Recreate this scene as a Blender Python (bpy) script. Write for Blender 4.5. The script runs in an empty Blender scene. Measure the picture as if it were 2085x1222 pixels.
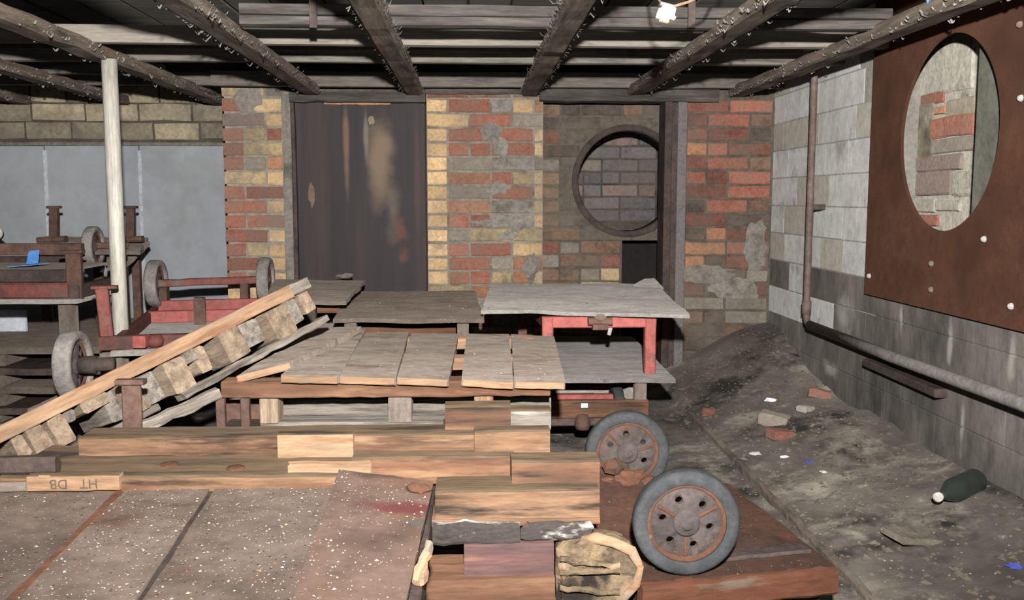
import bpy, bmesh, math, random
from mathutils import Vector, Matrix, noise
R = random.Random(7)
PI = math.pi
sc = bpy.context.scene
COL = sc.collection

# ------------------------------------------------------------------ camera
F, CX, CY = 1900.0, 1042.5, 611.0
YAW, PIT = math.atan(80.5/1900), math.atan(206/1900)
CAM = Vector((0, 0, 1.0))
cd = bpy.data.cameras.new('camera'); cam = bpy.data.objects.new('camera', cd); COL.objects.link(cam)
cam.location = CAM; cam.rotation_euler = (PI/2-PIT, 0, -YAW)
cd.sensor_width = 36; cd.lens = F/2085*36; cd.clip_start = .02
sc.camera = cam
# ------------------------------------------------------------------ light
w = bpy.data.worlds.new('world'); sc.world = w; w.use_nodes = True
bg = w.node_tree.nodes['Background']; bg.inputs[0].default_value = (.80, .88, 1, 1); bg.inputs[1].default_value = .22
ld = bpy.data.lights.new('camera_flash', 'SPOT'); lo = bpy.data.objects.new('camera_flash', ld); COL.objects.link(lo)
ld.energy = 1600; ld.spot_size = math.radians(125); ld.spot_blend = 1; ld.shadow_soft_size = .03; ld.color = (1, .955, .90)
lo.location = (.03, -.12, 1.35)
lo.rotation_euler = (Vector((.05, 5, 2.15))-lo.location).to_track_quat('-Z', 'Y').to_euler()
sc.view_settings.view_transform = 'Standard'; sc.view_settings.look = 'None'
sc.view_settings.exposure = 0.0; sc.view_settings.gamma = 1; sc.view_settings.use_curve_mapping = False
sc.cycles.use_denoising = True
sc.cycles.max_bounces = 5

# ------------------------------------------------------------------ pixel helpers (layout only)
Rc = Matrix.Rotation(-YAW, 3, 'Z') @ Matrix.Rotation(PI/2-PIT, 3, 'X')
def ray(px, py): return Rc @ Vector(((px-CX)/F, -(py-CY)/F, -1))
def at(px, py, Y): d = ray(px, py); return CAM + d*(Y/d.y)
def at_z(px, py, z): d = ray(px, py); return CAM + d*((z-1.0)/d.z)
def at_x(px, py, x): d = ray(px, py); return CAM + d*(x/d.x)

# ------------------------------------------------------------------ materials
def LIN(h):
    h = h.lstrip('#'); o = []
    for i in (0, 2, 4):
        c = int(h[i:i+2], 16)/255
        o.append(c/12.92 if c < .04045 else ((c+.055)/1.055)**2.4)
    g = .3*o[0]+.55*o[1]+.15*o[2]
    return (*[g+(v-g)*SAT for v in o], 1)
SAT = .78
lin = LIN
MATS = {}
# overall lightness of each surface colour
GAIN = {
 'orange_brick': .8,
 'dark_red_brick': .8,
 'red_brick': .84,
 'shaded_wood_top': 1.1,
 'dark_joist': 0.85,
 'ceiling_board': 0.6,
 'lime_mortar': 0.75,
 'rusty_door_steel': 0.68,
 'grey_joist': 0.75,
 'pale_joist': 0.72,
 'dusty_board': 0.4, 'grey_dusty_board': 0.5, 'brown_dusty_board': 0.4, 'rust_plate': 0.42, 'limewashed_stone': 0.68, 'buff_limestone': 0.62, 'whitewash': 0.6,
 'damp_stone': .75, 'dirt_floor': 0.72, 'red_painted_steel': .75, 'worn_red_steel': .75, 'decayed_timber': 0.85, 'decayed_plank': 0.8, 'fresh_pine': 0.72,
 'front_pine': 0.66, 'weathered_pine': 0.78, 'rusty_platform': 0.42, 'orange_board_edge': 0.6, 'grey_rubber': 0.5, 'rusted_wheel_disc': 0.6, 'orange_rust': 0.55,
 'beam_timber': .8, 'peeling_whitewash': .6, 'grey_sheet': .95, 'white_painted_pole': 0.8, 'galvanised_pipe': 0.95, 'dusty_rubber': .8, 'rotten_wood': .9,
 'buff_stone': 1.12, 'grey_buff_stone': 1.12, 'purplish_timber': .85, 'mouldy_plank': 1.2, 'cement': .95, 'gritty_deck': 0.46, 'red_painted_board': 0.46,
 'pale_crumb': 0.55, 'tan_crumb': .6, 'red_crumb': .65, 'grey_crumb': .7,
}
def mk(name, cols, scale=6, stretch=(1, 1, 1), rough=.88, bump=.25, world=False, detail=8, vary=.12, specks=None, stain=None, metal=0, dist=.004, spec=.25, fine=1.0, grime=None, matte=.35):
    """cols: ramp colours of a large noise; specks (colour, scale, size) small blobs; stain (colour, scale, lo, hi)."""
    gain = GAIN.get(name, 1.0); lin = lambda h: tuple(min(.95, v*gain) for v in LIN(h)[:3])+(1,)
    m = bpy.data.materials.new(name); m.use_nodes = True; nt = m.node_tree; N = nt.nodes; L = nt.links
    b = N['Principled BSDF']; b.inputs['Roughness'].default_value = rough; b.inputs['Metallic'].default_value = metal
    b.inputs['Specular IOR Level'].default_value = spec; b.inputs['Diffuse Roughness'].default_value = matte
    tc = N.new('ShaderNodeTexCoord'); oi = N.new('ShaderNodeObjectInfo')
    if world:
        src = N.new('ShaderNodeNewGeometry').outputs['Position']
    else:
        src = tc.outputs['Object']
    off = N.new('ShaderNodeVectorMath'); off.operation = 'MULTIPLY_ADD'
    comb = N.new('ShaderNodeCombineXYZ')
    for i in range(3): L.new(oi.outputs['Random'], comb.inputs[i])
    off.inputs[1].default_value = (0, 0, 0) if world else (37, 53, 71)
    L.new(comb.outputs[0], off.inputs[0]); L.new(src, off.inputs[2])
    mp = N.new('ShaderNodeMapping'); mp.inputs['Scale'].default_value = stretch; L.new(off.outputs[0], mp.inputs[0])
    n1 = N.new('ShaderNodeTexNoise'); n1.inputs['Scale'].default_value = scale; n1.inputs['Detail'].default_value = detail; n1.inputs['Roughness'].default_value = .62
    L.new(mp.outputs[0], n1.inputs['Vector'])
    rp = N.new('ShaderNodeValToRGB'); cr = rp.color_ramp
    k = len(cols)
    while len(cr.elements) < k: cr.elements.new(.5)
    for i, c in enumerate(cols):
        cr.elements[i].position = .30+.40*i/max(1, k-1); cr.elements[i].color = lin(c)
    L.new(n1.outputs['Fac'], rp.inputs[0]); out = rp.outputs[0]
    n2 = N.new('ShaderNodeTexNoise'); n2.inputs['Scale'].default_value = scale*5; n2.inputs['Detail'].default_value = 5; n2.inputs['Roughness'].default_value = .7
    L.new(mp.outputs[0], n2.inputs['Vector'])
    def mix(kind, fac, a, bb):
        x = N.new('ShaderNodeMix'); x.data_type = 'RGBA'; x.blend_type = kind
        if isinstance(fac, float): x.inputs[0].default_value = fac
        else: L.new(fac, x.inputs[0])
        L.new(a, x.inputs[6])
        if isinstance(bb, tuple): x.inputs[7].default_value = bb
        else: L.new(bb, x.inputs[7])
        return x.outputs[2]
    def ramp(v, lo_, hi_):
        x = N.new('ShaderNodeMapRange'); x.inputs[1].default_value = lo_; x.inputs[2].default_value = hi_; L.new(v, x.inputs[0]); return x.outputs[0]
    g = N.new('ShaderNodeMapRange'); g.inputs[1].default_value = .3; g.inputs[2].default_value = .7; g.inputs[3].default_value = 1-.32*fine; g.inputs[4].default_value = 1+.18*fine
    L.new(n2.outputs['Fac'], g.inputs[0])
    out = mix('MULTIPLY', 1.0, out, g.outputs[0])
    if stain:
        for (c, s, a, z_) in ([stain] if isinstance(stain[0], str) else stain):
            n3 = N.new('ShaderNodeTexNoise'); n3.inputs['Scale'].default_value = s; n3.inputs['Detail'].default_value = 6; n3.inputs['Roughness'].default_value = .65
            L.new(mp.outputs[0], n3.inputs['Vector'])
            out = mix('MIX', ramp(n3.outputs['Fac'], a, z_), out, lin(c))
    if grime:
        gc, gs, ga, gb, gm = grime
        n4 = N.new('ShaderNodeTexNoise'); n4.inputs['Scale'].default_value = gs; n4.inputs['Detail'].default_value = 7; n4.inputs['Roughness'].default_value = .65
        L.new(N.new('ShaderNodeNewGeometry').outputs['Position'], n4.inputs['Vector'])
        gr_ = N.new('ShaderNodeMapRange'); gr_.inputs[1].default_value = ga; gr_.inputs[2].default_value = gb; gr_.inputs[4].default_value = gm; L.new(n4.outputs['Fac'], gr_.inputs[0])
        out = mix('MIX', gr_.outputs[0], out, lin(gc))
    if specks:
        for (c, s, size) in ([specks] if isinstance(specks[0], str) else specks):
            v = N.new('ShaderNodeTexVoronoi'); v.inputs['Scale'].default_value = s; L.new(off.outputs[0], v.inputs['Vector'])
            cut = ramp(v.outputs['Distance'], size, size*.6)
            wn = N.new('ShaderNodeSeparateColor'); L.new(v.outputs['Color'], wn.inputs[0])
            gate = N.new('ShaderNodeMath'); gate.operation = 'GREATER_THAN'; gate.inputs[1].default_value = .55; L.new(wn.outputs[0], gate.inputs[0])
            mm = N.new('ShaderNodeMath'); mm.operation = 'MULTIPLY'; L.new(cut, mm.inputs[0]); L.new(gate.outputs[0], mm.inputs[1])
            out = mix('MIX', mm.outputs[0], out, lin(c))
    if vary:
        vr = N.new('ShaderNodeMapRange'); vr.inputs[3].default_value = 1-vary*1.6; vr.inputs[4].default_value = 1+vary; L.new(oi.outputs['Random'], vr.inputs[0])
        out = mix('MULTIPLY', 1.0, out, vr.outputs[0])
    L.new(out, b.inputs['Base Color'])
    if bump:
        bp = N.new('ShaderNodeBump'); bp.inputs['Strength'].default_value = bump; bp.inputs['Distance'].default_value = dist*4
        ad = N.new('ShaderNodeMath'); ad.operation = 'MULTIPLY_ADD'; ad.inputs[1].default_value = .6
        L.new(n2.outputs['Fac'], ad.inputs[0]); L.new(n1.outputs['Fac'], ad.inputs[2])
        L.new(ad.outputs[0], bp.inputs['Height']); L.new(bp.outputs[0], b.inputs['Normal'])
    MATS[name] = m; return m
def spot(m, c, rad, col, amt=1.0, nscale=9):
    """a stain of its own place and outline on material m: ellipsoid at c, broken up by noise"""
    nt = m.node_tree; N = nt.nodes; L = nt.links; b = N['Principled BSDF']; src = b.inputs['Base Color'].links[0].from_socket
    gp_ = N.new('ShaderNodeNewGeometry'); sb_ = N.new('ShaderNodeVectorMath'); sb_.operation = 'SUBTRACT'; sb_.inputs[1].default_value = c; L.new(gp_.outputs['Position'], sb_.inputs[0])
    dv_ = N.new('ShaderNodeVectorMath'); dv_.operation = 'DIVIDE'; dv_.inputs[1].default_value = rad; L.new(sb_.outputs[0], dv_.inputs[0])
    ln = N.new('ShaderNodeVectorMath'); ln.operation = 'LENGTH'; L.new(dv_.outputs[0], ln.inputs[0])
    nz = N.new('ShaderNodeTexNoise'); nz.inputs['Scale'].default_value = nscale; nz.inputs['Detail'].default_value = 6; L.new(gp_.outputs['Position'], nz.inputs['Vector'])
    ad = N.new('ShaderNodeMath'); ad.operation = 'MULTIPLY_ADD'; ad.inputs[1].default_value = 1.5; L.new(nz.outputs['Fac'], ad.inputs[0]); L.new(ln.outputs['Value'], ad.inputs[2])
    mr = N.new('ShaderNodeMapRange'); mr.inputs[1].default_value = 1.75; mr.inputs[2].default_value = .9; mr.inputs[4].default_value = amt; mr.interpolation_type = 'SMOOTHSTEP'; L.new(ad.outputs[0], mr.inputs[0])
    x = N.new('ShaderNodeMix'); x.data_type = 'RGBA'; L.new(mr.outputs[0], x.inputs[0]); L.new(src, x.inputs[6]); x.inputs[7].default_value = lin(col); L.new(x.outputs[2], b.inputs['Base Color'])
GR = (1.2, 13, 13)       # wood grain, along local x
M_beam = mk('beam_timber', ['#4a4037', '#6f6154', '#857668'], 4, (1.2, 9, 9), stain=(('#80502f', 2.2, .60, .74), ('#3b332b', 2.6, .55, .7)), bump=.6)
M_joist = mk('pale_joist', ['#7f776d', '#958c81', '#a0978b'], 2, GR, vary=.06)
M_joist2 = mk('grey_joist', ['#59544e', '#7c756c', '#6d6761'], 2.5, GR, stain=('#3b3530', 1.6, .56, .7))
M_joistd = mk('dark_joist', ['#3d3935', '#524d48', '#6b665f'], 3, GR, stain=('#33302c', 1.8, .54, .7))
M_ceil = mk('ceiling_board', ['#5a5753', '#74706b'], 2, (12, 1, 12))
M_shell = mk('dark_void', ['#2a2725', '#35312e'], 2)
M_nearblack = mk('near_black', ['#1a1817', '#242120'], 5, bump=.5)
M_mortar = mk('mortar', ['#5f584d', '#80786b', '#8f8778'], 9, world=True, bump=.5)
M_mortard = mk('dirty_mortar', ['#3f3933', '#5b5348', '#4a443b'], 7, world=True, bump=.5)
M_cem = mk('cement', ['#6b665c', '#88827a', '#777167'], 12, world=True, bump=.7, stain=('#5b5a4b', 7, .55, .7))
BR = dict(world=True, bump=.5, vary=.14, rough=.92, grime=('#6f665a', 3.5, .42, .68, .75))
M_red = mk('red_brick', ['#95503d', '#a9644d', '#a06b56'], 14, stain=('#83766a', 9, .6, .78), **BR)
M_red2 = mk('dark_red_brick', ['#744236', '#8c5344', '#6b4a3e'], 14, stain=('#5c544c', 10, .55, .72), **BR)
M_ora = mk('orange_brick', ['#a9653f', '#bd8055', '#9c6346'], 14, stain=('#7b7060', 9, .6, .75), **BR)
M_yel = mk('yellow_brick', ['#c2985c', '#d8b278', '#c9a56c'], 14, stain=('#8d7f68', 10, .58, .74), **BR)
M_yeld = mk('dull_yellow_brick', ['#9a8458', '#b39a6b', '#8a795c'], 14, stain=('#6d6656', 9, .55, .72), **BR)
M_gry = mk('smeared_brick', ['#6f685e', '#857d72', '#7a6a5c'], 12, stain=('#99655066'[:7], 9, .6, .74), **BR)
M_drk = mk('sooty_brick', ['#3d3733', '#56493f', '#4a4442'], 12, stain=('#6a4536', 9, .58, .7), **BR)
M_brn = mk('brown_brick', ['#5d4535', '#7a5c46', '#6e5a4a'], 12, stain=('#443c35', 9, .55, .72), **BR)
M_slate = mk('slate_brick', ['#55535a', '#6b6668', '#5d585c'], 12, **BR)
M_pink = mk('pinkish_brick', ['#75625f', '#85706a', '#6b5c58'], 12, **BR)
M_ash = mk('buff_stone', ['#7d725a', '#978a6e', '#a39679'], 9, stain=('#57503f', 6, .56, .74), **BR)
M_ash2 = mk('grey_buff_stone', ['#6a6353', '#7d7462', '#8a806b'], 9, stain=('#4c473c', 6, .55, .72), **BR)
M_sheet = mk('grey_sheet', ['#868c95', '#959ba4', '#9ca2a9'], 1.6, world=True, bump=.05, vary=.03, fine=.3, stain=('#7c7e7c', 2.2, .5, .85))
M_strip = mk('pale_strip', ['#a9b0b9', '#b5bcc5'], 8, bump=.1)
M_limem = mk('lime_mortar', ['#85827a', '#99968d'], 8, world=True)
M_lime = mk('limewashed_stone', ['#aeafae', '#c3c3c1', '#cfcfcd'], 4, world=True, vary=.04, fine=.7, grime=('#8a8780', 2.2, .5, .8, .5), bump=.4, stain=(('#85847f', 7, .58, .74), ('#e0e0de', 5, .64, .74)))
M_lime2 = mk('buff_limestone', ['#aaa69a', '#b5b0a2', '#b1ada4'], 5, world=True, vary=.04, fine=.7, grime=('#807d73', 2.2, .5, .75, .6), bump=.4, stain=('#7d796f', 6, .58, .75))
M_damp = mk('damp_stone', ['#4d4a45', '#67635c', '#7b776f'], 3, (1, 1, .5), world=True, bump=.5, vary=.02, stain=(('#33312e', 2.2, .5, .66), ('#8f8c82', 5, .64, .76)))
M_jamb = mk('greenish_render', ['#4c4d44', '#5c5c52'], 6, world=True, bump=.3)
M_white = mk('whitewash', ['#aaa898', '#c9c5b4', '#b9b5a6'], 8, world=True, bump=.7, stain=('#777870', 9, .58, .68))
M_door = mk('rusty_door_steel', ['#2b272a', '#383134', '#473b39'], 1.6, (3.5, 1, .2), world=True, bump=.04, rough=.65, vary=0, fine=.5, detail=4, stain=('#57423a', 1.8, .58, .74))
M_plate = mk('rust_plate', ['#5a3320', '#6b3f27', '#75492f'], 4, world=True, bump=.2, rough=.85, vary=0, fine=.8, stain=('#4b2c1e', 2.5, .5, .75), specks=('#3d2418', 60, .12))
M_rust = mk('rusty_steel', matte=0.0, cols=['#3d2c27', '#594036', '#6e4d3e'], scale=9, bump=.4, rough=.8, stain=('#7d4528', 7, .6, .72))
M_rustd = mk('dark_rusty_steel', matte=0.0, cols=['#2f2725', '#463a36', '#54433b'], scale=9, bump=.4, rough=.8, stain=('#65402c', 7, .6, .74))
M_rusto = mk('orange_rust', ['#5b3826', '#7a4c32', '#503a30'], 9, bump=.5, rough=.85, stain=('#b98a68', 14, .64, .7))
M_redp = mk('red_painted_steel', matte=0.0, cols=['#9c4038', '#b5524a', '#a84a40'], scale=7, bump=.2, rough=.6, stain=('#6b4a40', 6, .57, .68))
M_redd = mk('worn_red_steel', matte=0.0, cols=['#6b3a32', '#8c463b', '#5b3d36'], scale=7, bump=.3, rough=.7, stain=('#6b625a', 6, .55, .68))
M_pipe = mk('brown_pipe', matte=0.0, cols=['#4b3d38', '#5f4d46', '#6b5b54'], scale=9, rough=.7)
M_pipeg = mk('galvanised_pipe', matte=0.0, cols=['#75726d', '#8d8a84'], scale=9, rough=.6)
M_pole = mk('white_painted_pole', matte=0.0, cols=['#a19d90', '#b8b4a8', '#c2beb3'], scale=3, stretch=(9, 9, 1.0), bump=.15, rough=.5, spec=.5, stain=('#857548', 2.2, .54, .72))
M_pine = mk('fresh_pine', ['#90694a', '#a67f5a', '#b58f6b'], 1.6, (1, 9, 9), bump=.2, fine=1.4, stain=(('#8a5028', 2.8, .55, .66), ('#80766c', 3, .56, .66)), vary=.08)
M_pinef = mk('front_pine', ['#6a4a33', '#8c6645', '#a27c5b'], 1.6, (1, 9, 9), bump=.25, fine=1.5, stain=(('#74431f', 1.8, .53, .66), ('#3a2c22', 2.2, .54, .66), ('#a07c5c', 3.5, .58, .70)), vary=.07)
M_pinew = mk('weathered_pine', ['#5b3f2c', '#774f34', '#8c6545'], 1.6, (1, 9, 9), bump=.3, fine=1.5, stain=(('#6f3c1b', 1.8, .53, .66), ('#2f261f', 2.0, .53, .66), ('#8c6847', 3.6, .58, .70)), vary=.08)
M_dust = mk('dusty_board', matte=.8, cols=['#8f8073', '#a8988a', '#b3a496'], scale=5, stretch=(1.5, 4, 4), bump=.35, stain=('#7a5c44', 3, .56, .74), specks=('#a39a90', 70, .2), vary=.08)
M_dustg = mk('grey_dusty_board', matte=.8, cols=['#b0aaa2', '#c2bcb4', '#cdc8c1'], scale=6, stretch=(1.5, 3, 3), bump=.4, specks=('#cfcac4', 80, .22), vary=.05)
M_dull = mk('dull_grey_board', ['#5d5a58', '#706c6a', '#7b7774'], 4, (1.5, 6, 3), matte=.8, bump=.3, specks=('#8f8b88', 80, .2), vary=.04)
M_dustd = mk('brown_dusty_board', matte=.8, cols=['#806e60', '#978576', '#a59283'], scale=6, stretch=(1.5, 3, 3), bump=.4, specks=('#b0a79c', 60, .17), vary=.05)
M_deck = mk('gritty_deck', matte=.8, cols=['#5a4b42', '#705f54', '#7d6b60'], scale=4, stretch=(1, 1, 1), bump=.5, stain=(('#7a4c2f', 2.5, .56, .72), ('#45392f', 5, .55, .70)), specks=(('#9a8c80', 110, .22), ('#3b322b', 70, .22)), vary=.04)
M_deckr = mk('red_painted_board', matte=.8, cols=['#5f4a40', '#755c50', '#70523f'], scale=4, bump=.5, stain=(('#7d4a2c', 3, .54, .68), ('#4b3a32', 5, .55, .7)), specks=('#a89a8c', 110, .2), vary=.03)
M_old = mk('decayed_timber', ['#6e5c4b', '#927d66', '#ab9478'], 3.5, (1.5, 9, 9), bump=.7, stain=(('#85502e', 2.4, .56, .7), ('#b3ad9e', 2.4, .60, .74), ('#453a30', 2, .6, .74)), vary=.12)
M_old2 = mk('decayed_plank', ['#5d554c', '#857b70', '#a0968b'], 3, GR, bump=.7, stain=(('#a9a8a4', 2, .6, .68), ('#463d35', 1.7, .56, .68)), vary=.1)
M_topshade = mk('shaded_wood_top', ['#3a2d23', '#57452f', '#6b573f'], 2, (1, 7, 7), bump=.4, stain=('#2b221b', 2, .5, .64), vary=.08)  # darker wood that paints shading onto the timber tops
M_mould = mk('mouldy_plank', ['#26221f', '#393330', '#2f2926'], 4, (3, 9, 9), bump=.6, stain=('#a8a7a3', 2.2, .55, .68), vary=.05)
M_purp = mk('purplish_timber', ['#553839', '#664542', '#503b3d'], 2, GR, bump=.2, stain=('#8d6647', 1.5, .6, .72), vary=.05)
M_rot = mk('rotten_wood', ['#3d332b', '#66563f', '#8a7350'], 9, bump=1, stain=(('#94765a', 8, .54, .66), ('#241e19', 7, .50, .60)), vary=.05)
M_plat = mk('rusty_platform', ['#46322b', '#5f3f31', '#6b452f'], 6, bump=.5, stain=(('#7a4226', 4, .56, .72), ('#4a3f40', 3, .55, .7)), specks=('#b89a78', 70, .14), vary=.04)
M_skirt = mk('orange_board_edge', ['#55301a', '#703e20', '#60341c'], 3, (1, 6, 6), bump=.3, stain=(('#7d7062', 1.8, .56, .68), ('#2f2521', 2.4, .55, .68)), vary=.04)
M_tyre = mk('grey_rubber', matte=0.0, cols=['#3d4044', '#505357', '#5d6063'], scale=12, bump=.3, rough=.8, stain=('#3c4148', 8, .5, .65), vary=.05)
M_tyrew = mk('dusty_rubber', matte=0.0, cols=['#77736e', '#928d87', '#a09b95'], scale=12, bump=.5, rough=.9, vary=.05)
M_disc = mk('rusted_wheel_disc', ['#463f3e', '#5a504e', '#685b57'], 14, bump=.5, stain=('#74503e', 9, .58, .70), vary=.05)
M_soil = mk('dirt_floor', matte=.8, cols=['#3a3632', '#57514a', '#716a60'], scale=1.8, world=True, bump=.7, detail=12, stain=(('#8f8879', 2.4, .54, .68), ('#262421', 3.0, .52, .64), ('#9c9484', 9, .64, .74)), specks=('#98917f', 42, .15), dist=.01)
M_rub = mk('rubble_stone', ['#5d564a', '#7a7263', '#8c8370'], 12, bump=.6, vary=.3)
M_flake = mk('peeling_whitewash', ['#a8a49c', '#cdc9c2'], 20, bump=.2, vary=.1)
M_crumb = [mk('pale_crumb', ['#b5ada0', '#c9c1b4'], 30, bump=0), mk('tan_crumb', ['#a48a6c', '#b89c7c'], 30, bump=0), mk('red_crumb', ['#a0553e', '#b56a4c'], 30, bump=0), mk('grey_crumb', ['#7d766e', '#958e86'], 30, bump=0)]
M_blue = mk('blue_paper', ['#2f7fd6', '#4393e6'], 9, bump=.05)
M_navy = mk('deep_blue_foil', ['#2a3a96', '#3a4cb0'], 9, bump=.05)
M_paper = mk('white_paper', ['#c8d0e0', '#d8deea'], 5, bump=.05)
M_litter = mk('pale_litter', ['#a8a49c', '#c4c0ba'], 20, bump=.3)
M_lampw = mk('white_porcelain', ['#dcd8d0', '#efece6'], 8, bump=.05, rough=.3, stain=('#c08a50', 9, .62, .7))
M_lampy = mk('yellowed_plastic', ['#d8b878', '#ecd29a'], 8, bump=.05, rough=.4)
M_wire = mk('brown_flex', ['#6b4a36', '#8d6a52'], 9)
M_black = mk('black_ink', ['#4d4238', '#5b4f44'], 9, bump=0)
M_label = mk('pale_blue_label', ['#a9c4c4', '#c0d6d6'], 9, bump=0)
M_bolt = mk('corroded_bolt', ['#5d4a42', '#75625a', '#6b5148'], 20, bump=.4)
M_boltg = mk('galvanised_bolt', ['#8d8d8a', '#a5a5a2'], 20, bump=.1, rough=.5)
def glass(name, c):
    m = bpy.data.materials.new(name); m.use_nodes = True; b = m.node_tree.nodes['Principled BSDF']
    b.inputs['Base Color'].default_value = lin(c); b.inputs['Roughness'].default_value = .12; b.inputs['Transmission Weight'].default_value = .75; b.inputs['IOR'].default_value = 1.3
    return m
M_bottle = glass('green_tinted_plastic', '#56605a')

# ------------------------------------------------------------------ object helpers
WM = {}
def tag(o, label=None, cat=None, group=None, kind=None):
    if label: o['label'] = label
    if cat: o['category'] = cat
    if group: o['group'] = group
    if kind: o['kind'] = kind
    return o
def link(o, parent=None, M=None):
    COL.objects.link(o); M = M or Matrix.Identity(4)
    if parent is not None:
        o.parent = parent; o.matrix_basis = WM[parent.name].inverted() @ M
    else: o.matrix_basis = M
    WM[o.name] = M.copy(); return o
def thing(name, label, cat, loc, group=None):
    o = bpy.data.objects.new(name, None); o.empty_display_size = .1
    link(o, None, Matrix.Translation(loc)); return tag(o, label, cat, group)
def obj(name, mesh, mat=None, parent=None, M=None):
    if mat is not None and not mesh.materials: mesh.materials.append(mat)
    return link(bpy.data.objects.new(name, mesh), parent, M)
def frame(o, ex, ez):
    ex = Vector(ex).normalized(); ez = Vector(ez); ez = (ez-ex*ez.dot(ex)).normalized(); ey = ez.cross(ex)
    m = Matrix((ex, ey, ez)).transposed().to_4x4(); m.translation = o; return m
def new_mesh(bm, name='mesh', smooth=False):
    bmesh.ops.recalc_face_normals(bm, faces=bm.faces)
    me = bpy.data.meshes.new(name); bm.to_mesh(me); bm.free()
    if smooth:
        for p in me.polygons: p.use_smooth = True
    return me
def bar_mesh(L, W, H, bev=.003, nx=1, jit=.0, ends=0.0, taper=0.0):
    """bar along x, chamfered section, uneven rings"""
    bm = bmesh.new(); b = min(bev, W*.3, H*.3); w, h = W/2, H/2
    sec = [(-w+b, -h), (w-b, -h), (w, -h+b), (w, h-b), (w-b, h), (-w+b, h), (-w, h-b), (-w, -h+b)]
    rings = []
    for i in range(nx+1):
        x = -L/2+L*i/nx; dy, dz = R.uniform(-jit, jit), R.uniform(-jit, jit); rg = []
        for (y, z) in sec:
            ex = R.uniform(-ends, ends*.2)*(-1 if i == 0 else 1) if i in (0, nx) else 0
            rg.append(bm.verts.new((x+ex, y+dy+R.uniform(-jit, jit)*.6, z+dz+R.uniform(-jit, jit)*.6)))
        rings.append(rg)
    for a, c in zip(rings, rings[1:]):
        for k in range(8): bm.faces.new((a[k], a[(k+1) % 8], c[(k+1) % 8], c[k]))
    bm.faces.new(rings[0]); bm.faces.new(rings[-1])
    return new_mesh(bm, 'bar')
def bar(parent, name, p0, p1, W, H, mat, up=(0, 0, 1), **k):
    p0, p1 = Vector(p0), Vector(p1); d = p1-p0
    return obj(name, bar_mesh(d.length, W, H, **k), mat, parent, frame((p0+p1)/2, d, up))
def fbox(parent, name, x0, y0, x1, y1, Y, dY, mat, **k):
    """bar whose front face at depth Y spans the given rectangle, running along x"""
    a, b = at(x0, (y0+y1)/2, Y), at(x1, (y0+y1)/2, Y); zt = at((x0+x1)/2, y0, Y).z; zb = at((x0+x1)/2, y1, Y).z
    z = (zt+zb)/2
    return bar(parent, name, (a.x, Y+dY/2, z), (b.x, Y+dY/2, z), dY, zt-zb, mat, **k)
def box(parent, name, lo_, hi_, mat, **k):
    lo_, hi_ = Vector(lo_), Vector(hi_); c = (lo_+hi_)/2; s = hi_-lo_
    ax = max(range(3), key=lambda i: s[i])
    if ax == 0: return bar(parent, name, (lo_.x, c.y, c.z), (hi_.x, c.y, c.z), s.y, s.z, mat, **k)
    if ax == 1: return bar(parent, name, (c.x, lo_.y, c.z), (c.x, hi_.y, c.z), s.x, s.z, mat, **k)
    return bar(parent, name, (c.x, c.y, lo_.z), (c.x, c.y, hi_.z), s.y, s.x, mat, up=(1, 0, 0), **k)
def tube_mesh(pts, r, seg=12):
    bm = bmesh.new(); rings = []; pts = [Vector(p) for p in pts]
    for i, p in enumerate(pts):
        d = (pts[min(i+1, len(pts)-1)]-pts[max(i-1, 0)]).normalized()
        u = d.orthogonal().normalized() if i == 0 else (u-d*u.dot(d)).normalized()
        v = d.cross(u); rr = r[i] if isinstance(r, (list, tuple)) else r
        rings.append([bm.verts.new(p+(u*math.cos(2*PI*k/seg)+v*math.sin(2*PI*k/seg))*rr) for k in range(seg)])
    for a, c in zip(rings, rings[1:]):
        for k in range(seg): bm.faces.new((a[k], a[(k+1) % seg], c[(k+1) % seg], c[k]))
    bm.faces.new(rings[0]); bm.faces.new(rings[-1])
    me = new_mesh(bm, 'tube')
    for p in me.polygons: p.use_smooth = len(p.vertices) == 4
    return me
def tube(parent, name, pts, r, mat, seg=12):
    c = Vector(pts[0]); return obj(name, tube_mesh([Vector(p)-c for p in pts], r, seg), mat, parent, Matrix.Translation(c))
def lathe_mesh(prof, seg=40, caps=True):
    """profile (r, x): revolve about local x"""
    bm = bmesh.new(); rings = []
    for r, x in prof: rings.append([bm.verts.new((x, r*math.cos(2*PI*k/seg), r*math.sin(2*PI*k/seg))) for k in range(seg)])
    for a, c in zip(rings, rings[1:]):
        for k in range(seg): bm.faces.new((a[k], a[(k+1) % seg], c[(k+1) % seg], c[k]))
    if caps: bm.faces.new(rings[0]); bm.faces.new(rings[-1])
    me = new_mesh(bm, 'lathe')
    for p in me.polygons: p.use_smooth = len(p.vertices) == 4
    return me
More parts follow.
